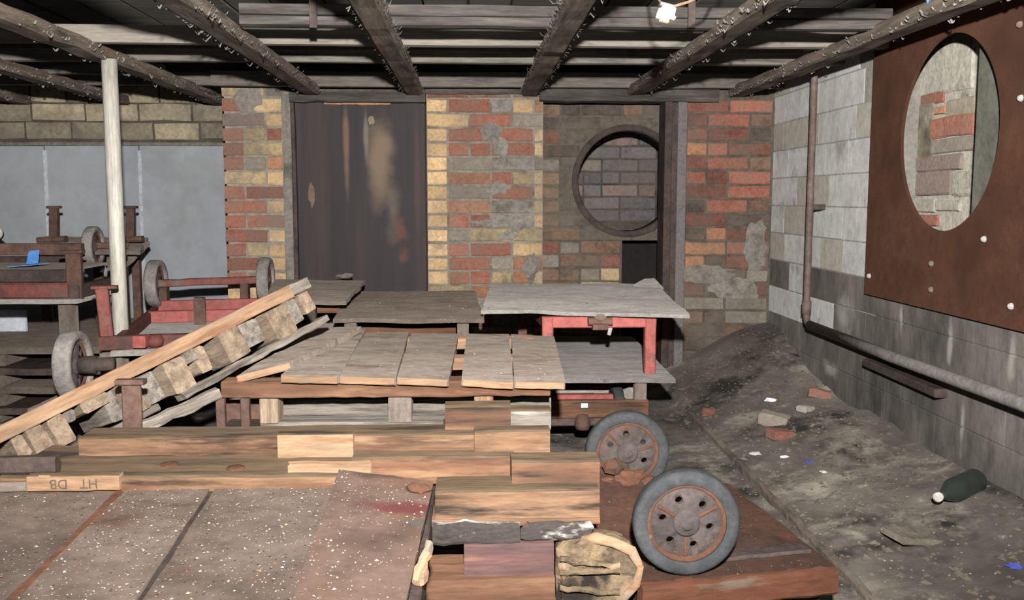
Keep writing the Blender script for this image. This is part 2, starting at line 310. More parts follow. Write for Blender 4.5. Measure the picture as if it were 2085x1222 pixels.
def hole_plate_mesh(u0, u1, v0, v1, r, th, holes=None, n=64):
    """plate in local xz with a round hole of radius r at the origin, thickness along y"""
    bm = bmesh.new(); fr = []; bk = []
    for i in range(n):
        a = 2*PI*i/n; c, s = math.cos(a), math.sin(a)
        t = min([(u1 if c > 0 else u0)/c if abs(c) > 1e-6 else 1e9, (v1 if s > 0 else v0)/s if abs(s) > 1e-6 else 1e9])
        fr.append((c*r, s*r, c*t, s*t))
    corners = [(u0, v0), (u1, v0), (u1, v1), (u0, v1)]
    for (cu, cv) in corners:   # snap the nearest outer point to each corner
        j = min(range(n), key=lambda q: (fr[q][2]-cu)**2+(fr[q][3]-cv)**2); fr[j] = (fr[j][0], fr[j][1], cu, cv)
    V = [[[bm.verts.new((f[0], y, f[1])), bm.verts.new((f[2], y, f[3]))] for f in fr] for y in (0, th)]
    for i in range(n):
        j = (i+1) % n
        bm.faces.new((V[0][i][0], V[0][j][0], V[0][j][1], V[0][i][1])); bm.faces.new((V[1][i][0], V[1][i][1], V[1][j][1], V[1][j][0]))
        bm.faces.new((V[0][i][0], V[1][i][0], V[1][j][0], V[0][j][0])); bm.faces.new((V[0][i][1], V[0][j][1], V[1][j][1], V[1][i][1]))
    return new_mesh(bm, 'hole_plate')
def lump_mesh(rx, ry, rz, seed, rough=.25, sub=2, freq=1.6):
    bm = bmesh.new(); bmesh.ops.create_icosphere(bm, subdivisions=sub, radius=1)
    for v in bm.verts:
        n = noise.noise(v.co*freq+Vector((seed*3.1, seed*1.7, seed))); v.co *= 1+rough*n*2
        v.co = Vector((v.co.x*rx, v.co.y*ry, v.co.z*rz))
    return new_mesh(bm, 'lump')
def chips_mesh(places, sizes, mats_n, flat=.45):
    """many small irregular chips as one mesh; places: list of (pos, normal-up)"""
    vs = []; fs = []; mi = []
    for p in places:
        s = R.uniform(*sizes)*(R.random()**1.6*.9+.4); a = R.uniform(0, 2*PI); e = R.uniform(.5, 1); b = len(vs); t = R.uniform(-.4, .4)
        for k in range(4):
            an = a+k*PI/2+R.uniform(-.3, .3); vs.append((p[0]+math.cos(an)*s*(e if k % 2 else 1), p[1]+math.sin(an)*s*(e if k % 2 else 1), p[2]+s*.1+t*s*.2*math.cos(an)))
        vs.append((p[0]+R.uniform(-.2, .2)*s, p[1]+R.uniform(-.2, .2)*s, p[2]+s*flat*2))
        for k in range(4): fs.append((b+k, b+(k+1) % 4, b+4)); 
        fs.append((b+3, b+2, b+1, b)); m = R.choices(range(mats_n), weights=[5, 4, 1.2, 5][:mats_n])[0]; mi += [m]*5
    me = bpy.data.meshes.new('chips'); me.from_pydata(vs, [], fs); me.polygons.foreach_set('material_index', mi); return me
def chips(name, label, places, sizes, mats, parent=None, cat='debris', flat=.45):
    me = chips_mesh(places, sizes, len(mats), flat)
    for m in mats: me.materials.append(m)
    o = obj(name, me, None, parent); o['kind'] = 'stuff'
    if parent is None: tag(o, label, cat)
    return o

# ------------------------------------------------------------------ floor
KX = .985
def fh(x, y):
    n = noise.noise(Vector((x*2.1, y*2.1, 0)))*.022+noise.noise(Vector((x*7, y*7, 3)))*.010+noise.noise(Vector((x*19, y*19, 8)))*.005
    t = max(0, min(1, (x-KX)/.03)); z = .028*t
    b = max(0, (x-KX)/.6); z += .11*min(1.2, b)**1.4
    z += .22*math.exp(-(((x-1.5)/.42)**2+((y-4.9)/.55)**2)) if x > .6 else 0
    z += .05*math.exp(-(((x-1.3)/.3)**2+((y-3.6)/.3)**2))
    return z+n*(.35+.9*t)-.012
def grid_mesh(x0, x1, y0, y1, st, f):
    nx, ny = int((x1-x0)/st), int((y1-y0)/st); vs = []; fs = []
    for j in range(ny+1):
        for i in range(nx+1):
            x, y = x0+(x1-x0)*i/nx, y0+(y1-y0)*j/ny; vs.append((x, y, f(x, y)))
    for j in range(ny):
        for i in range(nx):
            a = j*(nx+1)+i; fs.append((a, a+1, a+nx+2, a+nx+1))
    me = bpy.data.meshes.new('ground'); me.from_pydata(vs, [], fs)
    for p in me.polygons: p.use_smooth = True
    return me
floor = tag(obj('floor', grid_mesh(-3.7, 1.75, -1.5, 6.2, .035, fh), M_soil), kind='structure')
XR = 1.60                                        # right wall face
# ------------------------------------------------------------------ ceiling
ceil = tag(box(None, 'ceiling', (-3.7, -1.5, 1.80), (1.9, 6.2, 1.86), M_shell), kind='structure')
x = -3.6
while x < 1.55:
    wd = R.uniform(.17, .22)
    box(ceil, 'ceiling_plank', (x, .6, 1.772+R.uniform(-.004, .004)), (x+wd-.012, 5.5, 1.799), M_ceil, bev=.003)
    x += wd
# ------------------------------------------------------------------ walls
YB = 4.95
POOL = {}
def brick_mesh(mat, L):
    key = (mat.name, L > .15); lst = POOL.setdefault(key, [])
    if len(lst) < 5:
        l = .215 if L > .15 else .102
        me = bar_mesh(l, .05, .066, bev=.006, nx=2 if L > .15 else 1, jit=.0022, ends=.003); me.materials.append(mat); lst.append(me); return me, l
    return R.choice(lst), (.215 if L > .15 else .102)
def brick(wall, M0, u0, u1, v0, v1, mat, proud=.006, name='brick'):
    """M0: frame with x along the wall, -y out of the wall face, z up"""
    me, l = brick_mesh(mat, u1-u0)
    pr = proud+R.uniform(-.003, .004)
    m = M0 @ Matrix.Translation(((u0+u1)/2, .025-pr, (v0+v1)/2)) @ Matrix.Rotation(R.uniform(-.008, .008), 4, 'Y') @ Matrix.Diagonal(((u1-u0)/l, 1, (v1-v0)/.066, 1))
    return obj(name, me, None, wall, m)
def courses(wall, M0, u0, u1, v0, v1, pick, hc=.075, joint=.010, skip=None, name='brick', Ls=(.225, .1125), phase=0):
    i = 0; v = v0
    while v < v1-hc*.5:
        u = u0; k = R.random() < .5; first = True
        while u < u1-.02:
            L = R.choice(Ls) if R.random() < .75 else Ls[0]
            if first and (i+phase) % 2: L = Ls[-1]
            first = False; e = min(u+L, u1)
            if u1-e < .045: e = u1
            c = ((u+e)/2, v+hc/2)
            if not (skip and skip(u, e, v, v+hc)):
                mt = pick(u, e, v, i)
                if mt is not None: brick(wall, M0, u+joint/2, e-joint/2, v+joint/2, min(v+hc, v1)-joint/2, mt, name=name)
            u = e
        v += hc; i += 1
def wframe(x, y): return frame((x, y, 0), (1, 0, 0), (0, 0, 1))
X = lambda px, Y=YB: at(px, 400, Y).x
xc0, xc1, xd0, xd1, xp1, xr1 = X(456), X(580), X(598), X(868), X(1107), X(1393)
wall_back = tag(bpy.data.objects.new('wall_back', None), kind='structure'); link(wall_back)
def slab(px0, px1, z0, z1, y0=YB, th=.25, mat=M_mortar):
    return box(wall_back, 'wall_core', (px0, y0, z0), (px1, y0+th, z1), mat, bev=.002)
slab(xc0+.015, xc1, -.05, 1.62); slab(xd1+.004, xp1-.004, -.05, 1.62); slab(xr1, XR+.3, -.05, 1.80, mat=M_mortard)
slab(xc0-.02, XR+.1, 1.60, 1.80, YB+.04, .2, M_shell); slab(xd0-.02, xd1+.006, 1.508, 1.61, YB+.02, .2, M_mortard); slab(xd0-.02, xd1+.02, -.05, 1.55, YB+.10, .1, M_shell)
WB = wframe(0, YB)
P = lambda *o: R.choices([a for a, _ in o], weights=[b for _, b in o])[0]
def pick_col(u, e, v, i):
    c = (u+e)/2
    if v > 1.46: return P((M_gry, 3), (M_yeld, 2), (M_cem, 2))
    if v > 1.30 and c > xc0+.11: return P((M_yel, 4), (M_pink, 1), (M_red, 1))
    if e-u > .16: return P((M_red, 4), (M_yeld, 2), (M_yel, 2))
    if c < xc0+.10: return P((M_red, 7), (M_ora, 2))
    if c > xc0+.21: return P((M_yel, 6), (M_ora, 1), (M_red, 1))
    return P((M_yeld, 3), (M_gry, 2), (M_ora, 1), (M_red, 1))
courses(wall_back, WB, xc0, xc1, .02, 1.60, pick_col, Ls=(.225, .1125))
# left side return of the column so its toothed edge has depth
for i in range(20):
    v = .02+i*.075
    box(wall_back, 'brick', (xc0+.004+R.uniform(-.012, .01), YB+.05, v+.005), (xc0+.05, YB+.24, v+.07), P((M_red, 3), (M_brn, 2)), bev=.006)
def pick_pier(u, e, v, i):
    c = (u+e)/2 - xd1; w = xp1-xd1
    if v > 1.50: return P((M_brn, 2), (M_red2, 2), (M_gry, 2), (M_pink, 1))
    if c < .13 and e-u < .16: return P((M_yel, 8), (M_yeld, 2))
    if c < .13: return P((M_yel, 4), (M_yeld, 1), (M_ora, 1))
    if c > w-.13: return P((M_yeld, 4), (M_ora, 2), (M_yel, 2), (M_gry, 1))
    if c > w-.30: return P((M_gry, 4), (M_red, 2), (M_yeld, 2), (M_cem, 1))
    return P((M_red, 6), (M_ora, 2), (M_gry, 2))
courses(wall_back, WB, xd1+.002, xp1-.002, .02, 1.60, pick_pier)
def pick_right(u, e, v, i):
    if u > XR-.17 and v > .5: return P((M_drk, 3), (M_red2, 4), (M_gry, 2), (M_brn, 2))
    if v < .38: return P((M_drk, 6), (M_brn, 2), (M_red2, 1), (M_gry, 1))
    if v < .55: return P((M_gry, 3), (M_drk, 3), (M_red2, 2), (M_brn, 2))
    if v > 1.35: return P((M_red, 3), (M_red2, 3), (M_drk, 1), (M_gry, 1))
    return P((M_red, 4), (M_red2, 6), (M_ora, 1), (M_gry, 1), (M_drk, 2))
courses(wall_back, WB, xr1+.004, XR-.01, .10, 1.52, pick_right)
# cement smears on the pier
for (px, py, rx, rz) in ((1000, 270, .06, .05), (1020, 300, .04, .05), (1015, 385, .06, .035), (1050, 455, .05, .05), (985, 455, .08, .022), (1030, 480, .06, .026), (1080, 545, .04, .08), (505, 205, .07, .07), (1440, 560, .15, .05), (1500, 585, .12, .06), (1540, 500, .06, .12)):
    p = at(px, py, YB-.004)
    obj('cement_smear', lump_mesh(rx, .012, rz, px*.37, .3, 3, 1.9), M_cem, wall_back, Matrix.Translation(p))
# recess with a round opening, and the wall seen through it
YR = 5.13; hc = at(1278, 369, YR); hr = .277
core = obj('recess_core', hole_plate_mesh(xp1-.12-hc.x, xr1+.12-hc.x, -.325, 1.62-hc.z, hr+.012, .12), M_mortard, wall_back, Matrix.Translation((hc.x, YR, hc.z)))
xh = X(1268, YR)
box(wall_back, 'recess_core', (xp1-.12, YR, -.05), (xh, YR+.12, hc.z-.324), M_mortard)
def in_hole(u, e, v, v2):
    if e > xh+.02 and v < hc.z-.30: return True
    nu = max(u, min(hc.x, e)); nv = max(v, min(hc.z, v2))
    return (nu-hc.x)**2+(nv-hc.z)**2 < (hr+.004)**2
def pick_rec(u, e, v, i):
    if v > 1.33: return P((M_drk, 5), (M_brn, 3), (M_red2, 1))
    return P((M_brn, 6), (M_yeld, 1), (M_gry, 2), (M_drk, 3), (M_red2, 3))
courses(wall_back, wframe(0, YR), xp1-.01, xr1+.02, .02, 1.60, pick_rec, skip=in_hole)
seg = 30
for k in range(seg):                                   # header bricks ringing the opening are cut: filler mortar collar
    pass
obj('opening_collar', lathe_mesh([(hr+.030, -.012), (hr+.034, .12), (hr, .14), (hr-.004, -.02), (hr+.012, -.022), (hr+.030, -.012)], 64, False), M_rustd, wall_back, frame((hc.x, YR, hc.z), (0, 1, 0), (0, 0, 1)))
YF = 5.75
wf = box(None, 'wall_far', (xp1-.6, YF, -.05), (xr1+.8, YF+.1, 1.8), M_mortard); tag(wf, kind='structure')
courses(wf, wframe(0, YF), X(1150, YF), X(1395, YF), .55, 1.46, lambda u, e, v, i: P((M_slate, 6), (M_pink, 2), (M_drk, 2), (M_gry, 1)) if v > .85 else P((M_drk, 3), (M_brn, 2), (M_slate, 2)), hc=.077)
box(wf, 'dark_heap', (X(1130, YF), YF-.34, -.03), (X(1420, YF), YF-.02, at(1300, 474, YF-.3).z), M_nearblack, nx=8, jit=.012, bev=.03)  # heap whose near-black colour keeps the lower part of the opening dark
def dspot(px, py, rx, rz, c, a=.9, ns=5): p_ = at(px, py, YB+.03); spot(M_door, p_, (rx, .5, rz), c, a, ns)
dspot(775, 330, .09, .36, '#75604a'); dspot(705, 300, .022, .40, '#755842', .7); dspot(800, 430, .06, .2, '#6b5a4a', .6); dspot(815, 470, .05, .10, '#643626', .75, 16); dspot(822, 520, .04, .05, '#643626', .65, 16); dspot(745, 270, .016, .2, '#8a8078', .4); dspot(850, 380, .02, .5, '#4d3230', .6)
# door jamb stonework between column and steel door
box(wall_back, 'jamb', (xc1, YB-.02, -.02), (xd0-.004, YB+.2, 1.56), M_cem, nx=10, jit=.002, bev=.004)
# post of the recess (rusted channel)
dp = tag(thing('door_post', 'dark steel channel post standing beside the round opening', 'post', (X(1372), YB-.02, 0)))
box(dp, 'flange', (X(1351, YB-.03), YB-.04, fh(X(1372), YB)), (X(1366, YB-.03), YB+.12, 1.535), M_rustd, bev=.003)
box(dp, 'web', (X(1366), YB+.0, 0), (X(1378), YB+.03, 1.535), M_rustd, bev=.002)
box(dp, 'flange', (X(1378, YB-.03), YB-.034, 0), (X(1396, YB-.03), YB-.012, 1.535), M_slate, bev=.003)
# lintels
tag(fbox(None, 'lintel', 1100, 180, 1465, 206, YB-.07, .12, M_joistd, nx=12, jit=.002, bev=.006), 'dark timber lintel over the recess with the round opening', 'lintel')
tag(fbox(None, 'lintel', 588, 186, 866, 207, YB-.05, .10, M_joistd, nx=10, jit=.003, bev=.005), 'weathered timber lintel over the rusty steel door', 'lintel')
tag(fbox(None, 'lintel', 866, 178, 1100, 192, YB-.03, .06, M_joistd, nx=10, jit=.003, bev=.005), 'thin dark timber plate on top of the brick pier', 'lintel')
# steel door
door = tag(bpy.data.objects.new('door_1', None), kind='structure'); link(door)
box(door, 'door_panel', (xd0+.006, YB+.03, -.02), (xd1-.004, YB+.045, 1.508), M_door, bev=.002)
fbox(door, 'packing_strip', 660, 205, 795, 213, YB+.012, .02, M_ora, nx=14, jit=.003)
box(door, 'frame_edge', (xd0-.002, YB-.01, -.02), (xd0+.016, YB+.05, 1.515), M_rustd, nx=10, jit=.002)
for (px, py) in ((756, 245),):
    obj('plaster_spot', lump_mesh(.016, .006, .02, 3), M_yeld, door, Matrix.Translation(at(px, py, YB+.03)))
obj('bare_patch', lump_mesh(.018, .004, .06, 5, .3), M_brn, door, Matrix.Translation(at(634, 395, YB+.03)))
# left bay: buff stone wall above grey sheets
YL = 5.50
wall_left = tag(box(None, 'wall_left', (-3.7, YL, -.05), (xc0+.25, YL+.15, 1.8), M_mortard), kind='structure')
vtop = at(200, 296, YL).z
def pick_ash(u, e, v, i): return P((M_ash, 4), (M_ash2, 3)) if u > -2.1 else P((M_ash2, 4), (M_ash, 1))
courses(wall_left, wframe(0, YL), -3.0, xc0+.06, vtop+.03, 1.66, pick_ash, hc=.104, Ls=(.30, .26, .20), name='stone')
xs = [-3.5]; 
for px in (98, 289): xs.append(at(px, 400, YL).x)
xs.append(xc0+.10)
for a, b in zip(xs, xs[1:]):
    box(wall_left, 'wall_sheet', (a+.004, YL-.022, .0), (b-.004, YL-.008, vtop-.004+R.uniform(-.003, .003)), M_sheet, bev=.002)
for xx in xs[1:-1]:
    bar(wall_left, 'joint_strip', (xx-.004, YL-.026, .0), (xx+.006, YL-.026, vtop-.03), .012, .02, M_strip, up=(1, 0, 0), bev=.002)
bar(wall_left, 'capping_strip', (-3.5, YL-.03, vtop+.006), (xc0+.1, YL-.03, vtop+.006), .03, .018, M_cem, nx=12, jit=.002)
wall_side = tag(box(None, 'wall_side', (-3.8, -1.5, -.05), (-3.7, 5.6, 1.8), M_ash2), kind='structure')
# right wall
RB = dict(bev=.002)
wall_right = tag(bpy.data.objects.new('wall_right', None), kind='structure'); link(wall_right)
pc = at_x(1925, 272, XR-.02); pr_ = .325            # round hole in the rusty plate
yo0, yo1, zo0, zo1 = pc.y-.05, pc.y+.52, .70, 1.66    # recess behind the plate
box(wall_right, 'wall_core', (XR+.002, -1.5, -.05), (XR+.22, pc.y-.5, 1.8), M_damp, **RB)
box(wall_right, 'wall_core', (XR+.003, yo1, .53), (XR+.22, YB+.2, 1.8), M_limem, **RB)
box(wall_right, 'wall_core', (XR+.003, yo1, -.05), (XR+.22, YB+.2, .53), M_damp, **RB)
box(wall_right, 'wall_core', (XR+.002, pc.y-.5, -.05), (XR+.22, yo1, zo0), M_damp, **RB)
box(wall_right, 'wall_core', (XR+.01, pc.y-.5, zo1), (XR+.22, yo1, 1.8), M_mortar, **RB)
box(wall_right, 'recess_back', (XR+.15, pc.y-.5, zo0-.02), (XR+.24, yo1, zo1+.02), M_white, nx=6, **RB)
box(wall_right, 'recess_jamb', (XR+.03, pc.y-.5, zo0), (XR+.15, at_x(1984, 300, XR+.03).y, zo1), M_jamb, nx=6, jit=.001, bev=.003)
RW = frame((XR, 0, 0), (0, -1, 0), (0, 0, 1))        # u = -y ; frame -y axis must point out of the wall (-x)
ey = RW.to_3x3() @ Vector((0, 1, 0))
assert ey.x > .9
rz = .0
z = -.03; i = 0
while z < 1.72:
    hcs = .142; u = -YB+.0; zz = z+hcs
    u = -YB - R.uniform(0, .2)
    while u < -1.55:
        L = R.choice((.26, .34, .42, .5)); e = u+L
        yy0, yy1 = -e, -u
        inrec = yy0 < yo1 and yy1 > pc.y-.45 and zz > zo0+.02 and z < zo1-.02
        if not inrec:
            if z < .38: mt = M_damp
            elif z < .54: mt = P((M_damp, 3), (M_lime, 1)) if yy0 > 3.3 else M_damp
            else: mt = P((M_lime, 6), (M_lime2, 1.6)) if yy0 > 3.2 or z > 1.0 else M_lime
            pr = R.uniform(0, .0015)
            box(wall_right, 'stone_block', (XR-pr, yy0+.002, z+.002), (XR+.05, min(yy1-.002, YB+.02), zz-.002), mt, bev=.003, jit=.0006)
        u = e
    z = zz; i += 1
for (px, py, ry_, rz_, c_, a_) in ((1576, 330, .07, .22, '#b4b4b2', .8), (1600, 470, .05, .12, '#b4b4b2', .6)): spot(M_lime, at_x(px, py, XR), (.3, ry_, rz_), c_, a_, 12)
for (px, py, ry_, rz_) in ((1935, 690, .022, .10), (1835, 650, .02, .06), (2060, 730, .03, .12), (1720, 640, .12, .10), (1960, 860, .02, .12), (1690, 750, .10, .05)): spot(M_damp, at_x(px, py, XR), (.3, ry_, rz_), '#8d8b84', .7, 14)
# stones and bricks on the recess back
RK = frame((XR+.15, 0, 0), (0, -1, 0), (0, 0, 1))
for (px0, px1, py0, py1, mt) in ((1836, 1922, 184, 207, M_red), (1900, 1984, 243, 272, M_red), (1900, 1984, 286, 306, M_gry), (1836, 1898, 214, 318, M_ash2), (1850, 1960, 322, 345, M_pink), (1840, 1936, 352, 398, M_pink), (1850, 1910, 436, 462, M_red), (1846, 1905, 405, 432, M_white), (1910, 1955, 408, 430, M_white), (1850, 1975, 90, 135, M_white), (1850, 1980, 138, 178, M_white), (1930, 1984, 205, 238, M_ash2), (1945, 1984, 350, 400, M_white), (1908, 1926, 218, 230, M_ora)):
    a, b = at_x(px0, py0, XR+.145), at_x(px1, py1, XR+.145)
    brick(wall_right, RK, -a.y, -b.y, b.z, a.z, mt, proud=.012)
# rusty plate with a round hole
ye0 = at_x(1768, 400, XR-.02).y; zb = at_x(1900, 632, XR-.02).z
pl = thing('steel_plate', 'large rusty steel plate with a big round hole bolted to the stone wall', 'plate', (XR-.02, pc.y, zb))
obj('plate_sheet', hole_plate_mesh(-(ye0-pc.y), pc.y-1.9, zb-pc.z, 1.765-pc.z, pr_, .012), M_plate, pl, frame((XR-.021, pc.y, pc.z), (0, -1, 0), (0, 0, 1)))
for (px, py, mt) in ((1897, 590, M_bolt), (1898, 537, M_bolt), (2060, 624, M_boltg), (1771, 562, M_boltg), (2080, 200, M_boltg), (2005, 487, M_boltg), (2078, 50, M_bolt)):
    obj('bolt', lathe_mesh([(.002, .012), (.007, .010), (.010, .004), (.011, -.002)], 10), mt, pl, frame(at_x(px, py, XR-.021), (-1, 0, 0), (0, 0, 1)))
# ------------------------------------------------------------------ ceiling beams and joists
def peel(parent, x, y0, y1, side, z, n, w):
    """curled flakes hanging off one lower edge of a beam"""
    vs = []; fs = []
    for _ in range(n):
        y = y0+(y1-y0)*R.random(); s = R.uniform(.005, .012) if R.random() < .7 else R.uniform(.012, .022); xx = x+side*w/2; b = len(vs); zz = z+R.uniform(-.002, .042)*(.2 if R.random() < .6 else 1)
        dx = side*R.uniform(.3, 1)*s; dz = R.uniform(-1, .3)*s
        q = [(0, 0, 0), (0, s*.6, 0), (dx, s*.7, dz), (dx, -s*.1, dz), (dx*1.5, s*.5, dz+s*.5), (dx*1.5, 0, dz+s*.5)]
        for (a, c, d) in q: vs.append((xx+a, y+c, zz+d))
        fs += [(b, b+1, b+2, b+3), (b+3, b+2, b+4, b+5)]
    me = bpy.data.meshes.new('flakes'); me.from_pydata(vs, [], fs); o = obj('paint_flakes', me, M_flake, parent); o['kind'] = 'stuff'
ZB = 1.53
ends = [(-2.52, 5.45, 'first from the left, ending high on the buff stone wall'), (-1.975, 5.45, 'second from the left, ending high on the buff stone wall'), (-1.425, 5.45, 'resting on the white pole'),
        (-.815, 4.86, 'ending over the left edge of the steel door'), (-.295, 4.90, 'ending over the right edge of the steel door'), (.30, 4.90, 'ending above the brick pier'), (.845, 4.86, 'ending on the lintel of the round opening'), (1.385, 4.93, 'running beside the right stone wall and across the rusty plate')]
for (bx, by, txt) in ends:
    t = thing('ceiling_beam', 'dark rough ceiling beam with peeling whitewash, '+txt, 'beam', (bx, 3, ZB), 'rough beams under the ceiling')
    bar(t, 'timber', (bx, 1.1, ZB+.025), (bx, by, ZB+.025), .088, .050, M_beam, nx=26, jit=.003, bev=.010, ends=.01)
    for s in (-1, 1): peel(t, bx, 1.6, by, s, ZB+.004, 170, .086)
jo = [(3.13, 10, 32, -.75, 1.40, M_joistd, 'upper dark board across the beams near the hanging lamp'), (3.13, 35, 53, -.75, 1.40, M_joistd, 'lower dark board across the beams near the hanging lamp'),
      (3.55, 56, 92, -2.9, 1.60, M_joist, 'long pale planed joist across the beams, the palest of all'), (4.02, 103, 128, -3.2, 1.60, M_joist2, 'grey joist behind the ceiling pipe'),
      (4.80, 147, 177, -1.3, 1.60, M_joist2, 'pale weathered joist just over the lintels'), (4.85, 150, 176, -3.3, -1.25, M_joist2, 'grey joist across the left bay nearest the stone wall')]
for (Y, p0, p1, x0, x1, mt, txt) in jo:
    zt, z0 = at(1000, p0, Y).z, at(1000, p1, Y).z
    tag(box(None, 'ceiling_joist', (x0, Y, z0), (x1, Y+.05, zt), mt, nx=14, jit=.0015, bev=.003), txt, 'joist')
for px in (637, 1409):
    p = at(px, 35, 3.115)
    tag(box(None, 'steel_strap', (p.x-.012, 3.116, at(px, 56, 3.115).z), (p.x+.012, 3.128, 1.77), M_rustd, bev=.001), 'rusty strap hanging over two dark boards, '+('left of the middle beams' if px < 900 else 'right of the hanging lamp'), 'strap')
# short boards in the left bay
tag(fbox(None, 'ceiling_joist', 0, 128, 330, 150, 4.45, .05, M_joist2, nx=8, jit=.002), 'grey board across the left bay behind the white pole', 'joist')
# pipe
XP = XR-.07
pe = at_x(1660, 102, XP); yp = pe.y; zp = pe.z
pl0 = at_x(1648, 662, XP)
pts = [(-3.3, yp+.02, zp)]+[(XP-.35, yp, zp)]
for k in range(7): a = PI/2*k/6; pts.append((XP-.04+.04*math.sin(a), yp, zp-.04+.04*math.cos(a)))
pts.append((XP, yp, (zp+pl0.z)/2))
for k in range(7): a = PI/2*k/6; pts.append((XP, yp-.05+.05*math.cos(a), pl0.z+.05-.05*math.sin(a)))
pts2 = [(XP, yp-.05, pl0.z), (XP, 3.3, pl0.z-.004), (XP, 2.5, pl0.z+.002), (XP, 1.4, pl0.z)]
pp = thing('water_pipe', 'brown steel pipe under the ceiling, down the wall corner and along the right wall', 'pipe', (XP, yp, pl0.z))
tube(pp, 'pipe_run', pts, .0155, M_pipe, 14); tube(pp, 'pipe_run', pts2, .021, M_pipeg, 14)
obj('elbow', tube_mesh([(XP-.06, yp, zp), (XP-.035, yp, zp-.002), (XP-.012, yp, zp-.014), (XP, yp, zp-.04), (XP, yp, zp-.075)], .0225, 14), M_pipeg, pp)
obj('coupling', lathe_mesh([(.021, -.03), (.022, .03)], 14), M_pipe, pp, frame((XP, yp, pl0.z+.075), (0, 0, 1), (1, 0, 0)))
for yy in (3.35, 2.3): box(pp, 'bracket', (XP-.004, yy-.012, pl0.z-.026), (XR-.002, yy+.012, pl0.z-.014), M_rustd)
box(pp, 'bracket', (XP-.01, yp-.012, .95), (XR-.002, yp+.012, .975), M_rustd)
a, b = at_x(1765, 738, XR-.03), at_x(1915, 742, XR-.03)
tag(bar(None, 'angle_bar', (XR-.022, a.y, a.z), (XR-.022, b.y, a.z-.004), .05, .03, M_rustd, bev=.004), 'short rusty bar fixed to the damp wall below the plate', 'bar')
# white pole
pb = at(222, 140, 3.72); pb2 = at(232, 640, 3.72)
tag(tube(None, 'support_pole', [(pb.x, 3.72, fh(pb.x, 3.72)-.005), (pb.x, 3.72, .8), (pb.x+.002, 3.72, ZB+.002)], .0295, M_pole, 20), 'white painted round steel pole propping a ceiling beam', 'pole')
# pendant
lh = at(1357, 25, 2.45)
t = thing('lamp_holder', 'broken white porcelain lamp holder hanging on a wire under the ceiling', 'lamp holder', lh)
def lbox(n, c, s, mt, rot=0.0): obj(n, bar_mesh(s[0], s[1], s[2], bev=.004), mt, t, Matrix.Translation(lh+Vector(c)) @ Matrix.Rotation(rot, 4, 'Y'))
lbox('body', (.003, 0, .0), (.034, .03, .026), M_lampw, .18); lbox('cap', (.0, .004, .017), (.036, .028, .010), M_pipeg, .25); lbox('lug', (-.019, -.004, -.004), (.010, .024, .024), M_lampw, .3)
lbox('skirt', (-.006, -.004, -.019), (.022, .022, .014), M_lampy, .2); lbox('lug', (.016, -.003, -.014), (.012, .02, .008), M_lampw, .35)
tube(t, 'wire', [lh+Vector((-.012, 0, .02)), lh+Vector((-.03, 0, .045)), (lh.x-.06, 2.47, 1.773)], .003, M_wire, 8)
tube(t, 'wire', [lh+Vector((.015, 0, .014)), lh+Vector((.06, .02, .03)), lh+Vector((.12, .05, .06)), (lh.x+.26, 2.6, 1.773)], .0035, M_wire, 8)

# ------------------------------------------------------------------ helpers for decks and trolleys
def slab_mesh(c, th, nx=10, ny=10, jit=.0015, curl=0.0, ragged=0.0):
    """c: four top corners near-left, near-right, far-right, far-left (relative); slab hanging th below"""
    c = [Vector(p) for p in c]; vs = []; fs = []; sd = R.uniform(0, 50)
    n = (c[1]-c[0]).cross(c[3]-c[0]).normalized()
    for layer in (0, 1):
        for j in range(ny+1):
            for i in range(nx+1):
                u, v = i/nx, j/ny; p = c[0]*(1-u)*(1-v)+c[1]*u*(1-v)+c[2]*u*v+c[3]*(1-u)*v
                e = (u in (0, 1)) or (v in (0, 1))
                q = noise.noise(p*5+Vector((sd, 0, 0)))
                d = q*jit*3+R.uniform(-jit, jit)*.5
                if curl: d += curl*noise.noise(p*2.2+Vector((0, sd, 0)))
                if e and ragged:
                    r2 = ragged*(noise.noise(p*17+Vector((sd, sd, 0)))); cen = (c[0]+c[1]+c[2]+c[3])/4; p = p+(p-cen).normalized()*r2
                if layer: d -= th
                vs.append(p+n*d)
    N = (nx+1)*(ny+1); ix = lambda l, i, j: l*N+j*(nx+1)+i
    for j in range(ny):
        for i in range(nx):
            fs.append((ix(0, i, j), ix(0, i+1, j), ix(0, i+1, j+1), ix(0, i, j+1))); fs.append((ix(1, i, j), ix(1, i, j+1), ix(1, i+1, j+1), ix(1, i+1, j)))
    for i in range(nx):
        fs.append((ix(0, i, 0), ix(1, i, 0), ix(1, i+1, 0), ix(0, i+1, 0))); fs.append((ix(0, i, ny), ix(0, i+1, ny), ix(1, i+1, ny), ix(1, i, ny)))
    for j in range(ny):
        fs.append((ix(0, 0, j), ix(0, 0, j+1), ix(1, 0, j+1), ix(1, 0, j))); fs.append((ix(0, nx, j), ix(1, nx, j), ix(1, nx, j+1), ix(0, nx, j+1)))
    me = bpy.data.meshes.new('slab'); me.from_pydata([tuple(v) for v in vs], [], fs); return me
def slab(parent, name, c, th, mat, **k):
    o = Vector(c[0]); return obj(name, slab_mesh([Vector(p)-o for p in c], th, **k), mat, parent, Matrix.Translation(o))
def on_quad(c, n, lift=.002):
    out = []
    for _ in range(n):
        u, v = R.random(), R.random(); p = c[0]*(1-u)*(1-v)+c[1]*u*(1-v)+c[2]*u*v+c[3]*(1-u)*v; out.append((p.x, p.y, p.z+lift))
    return out
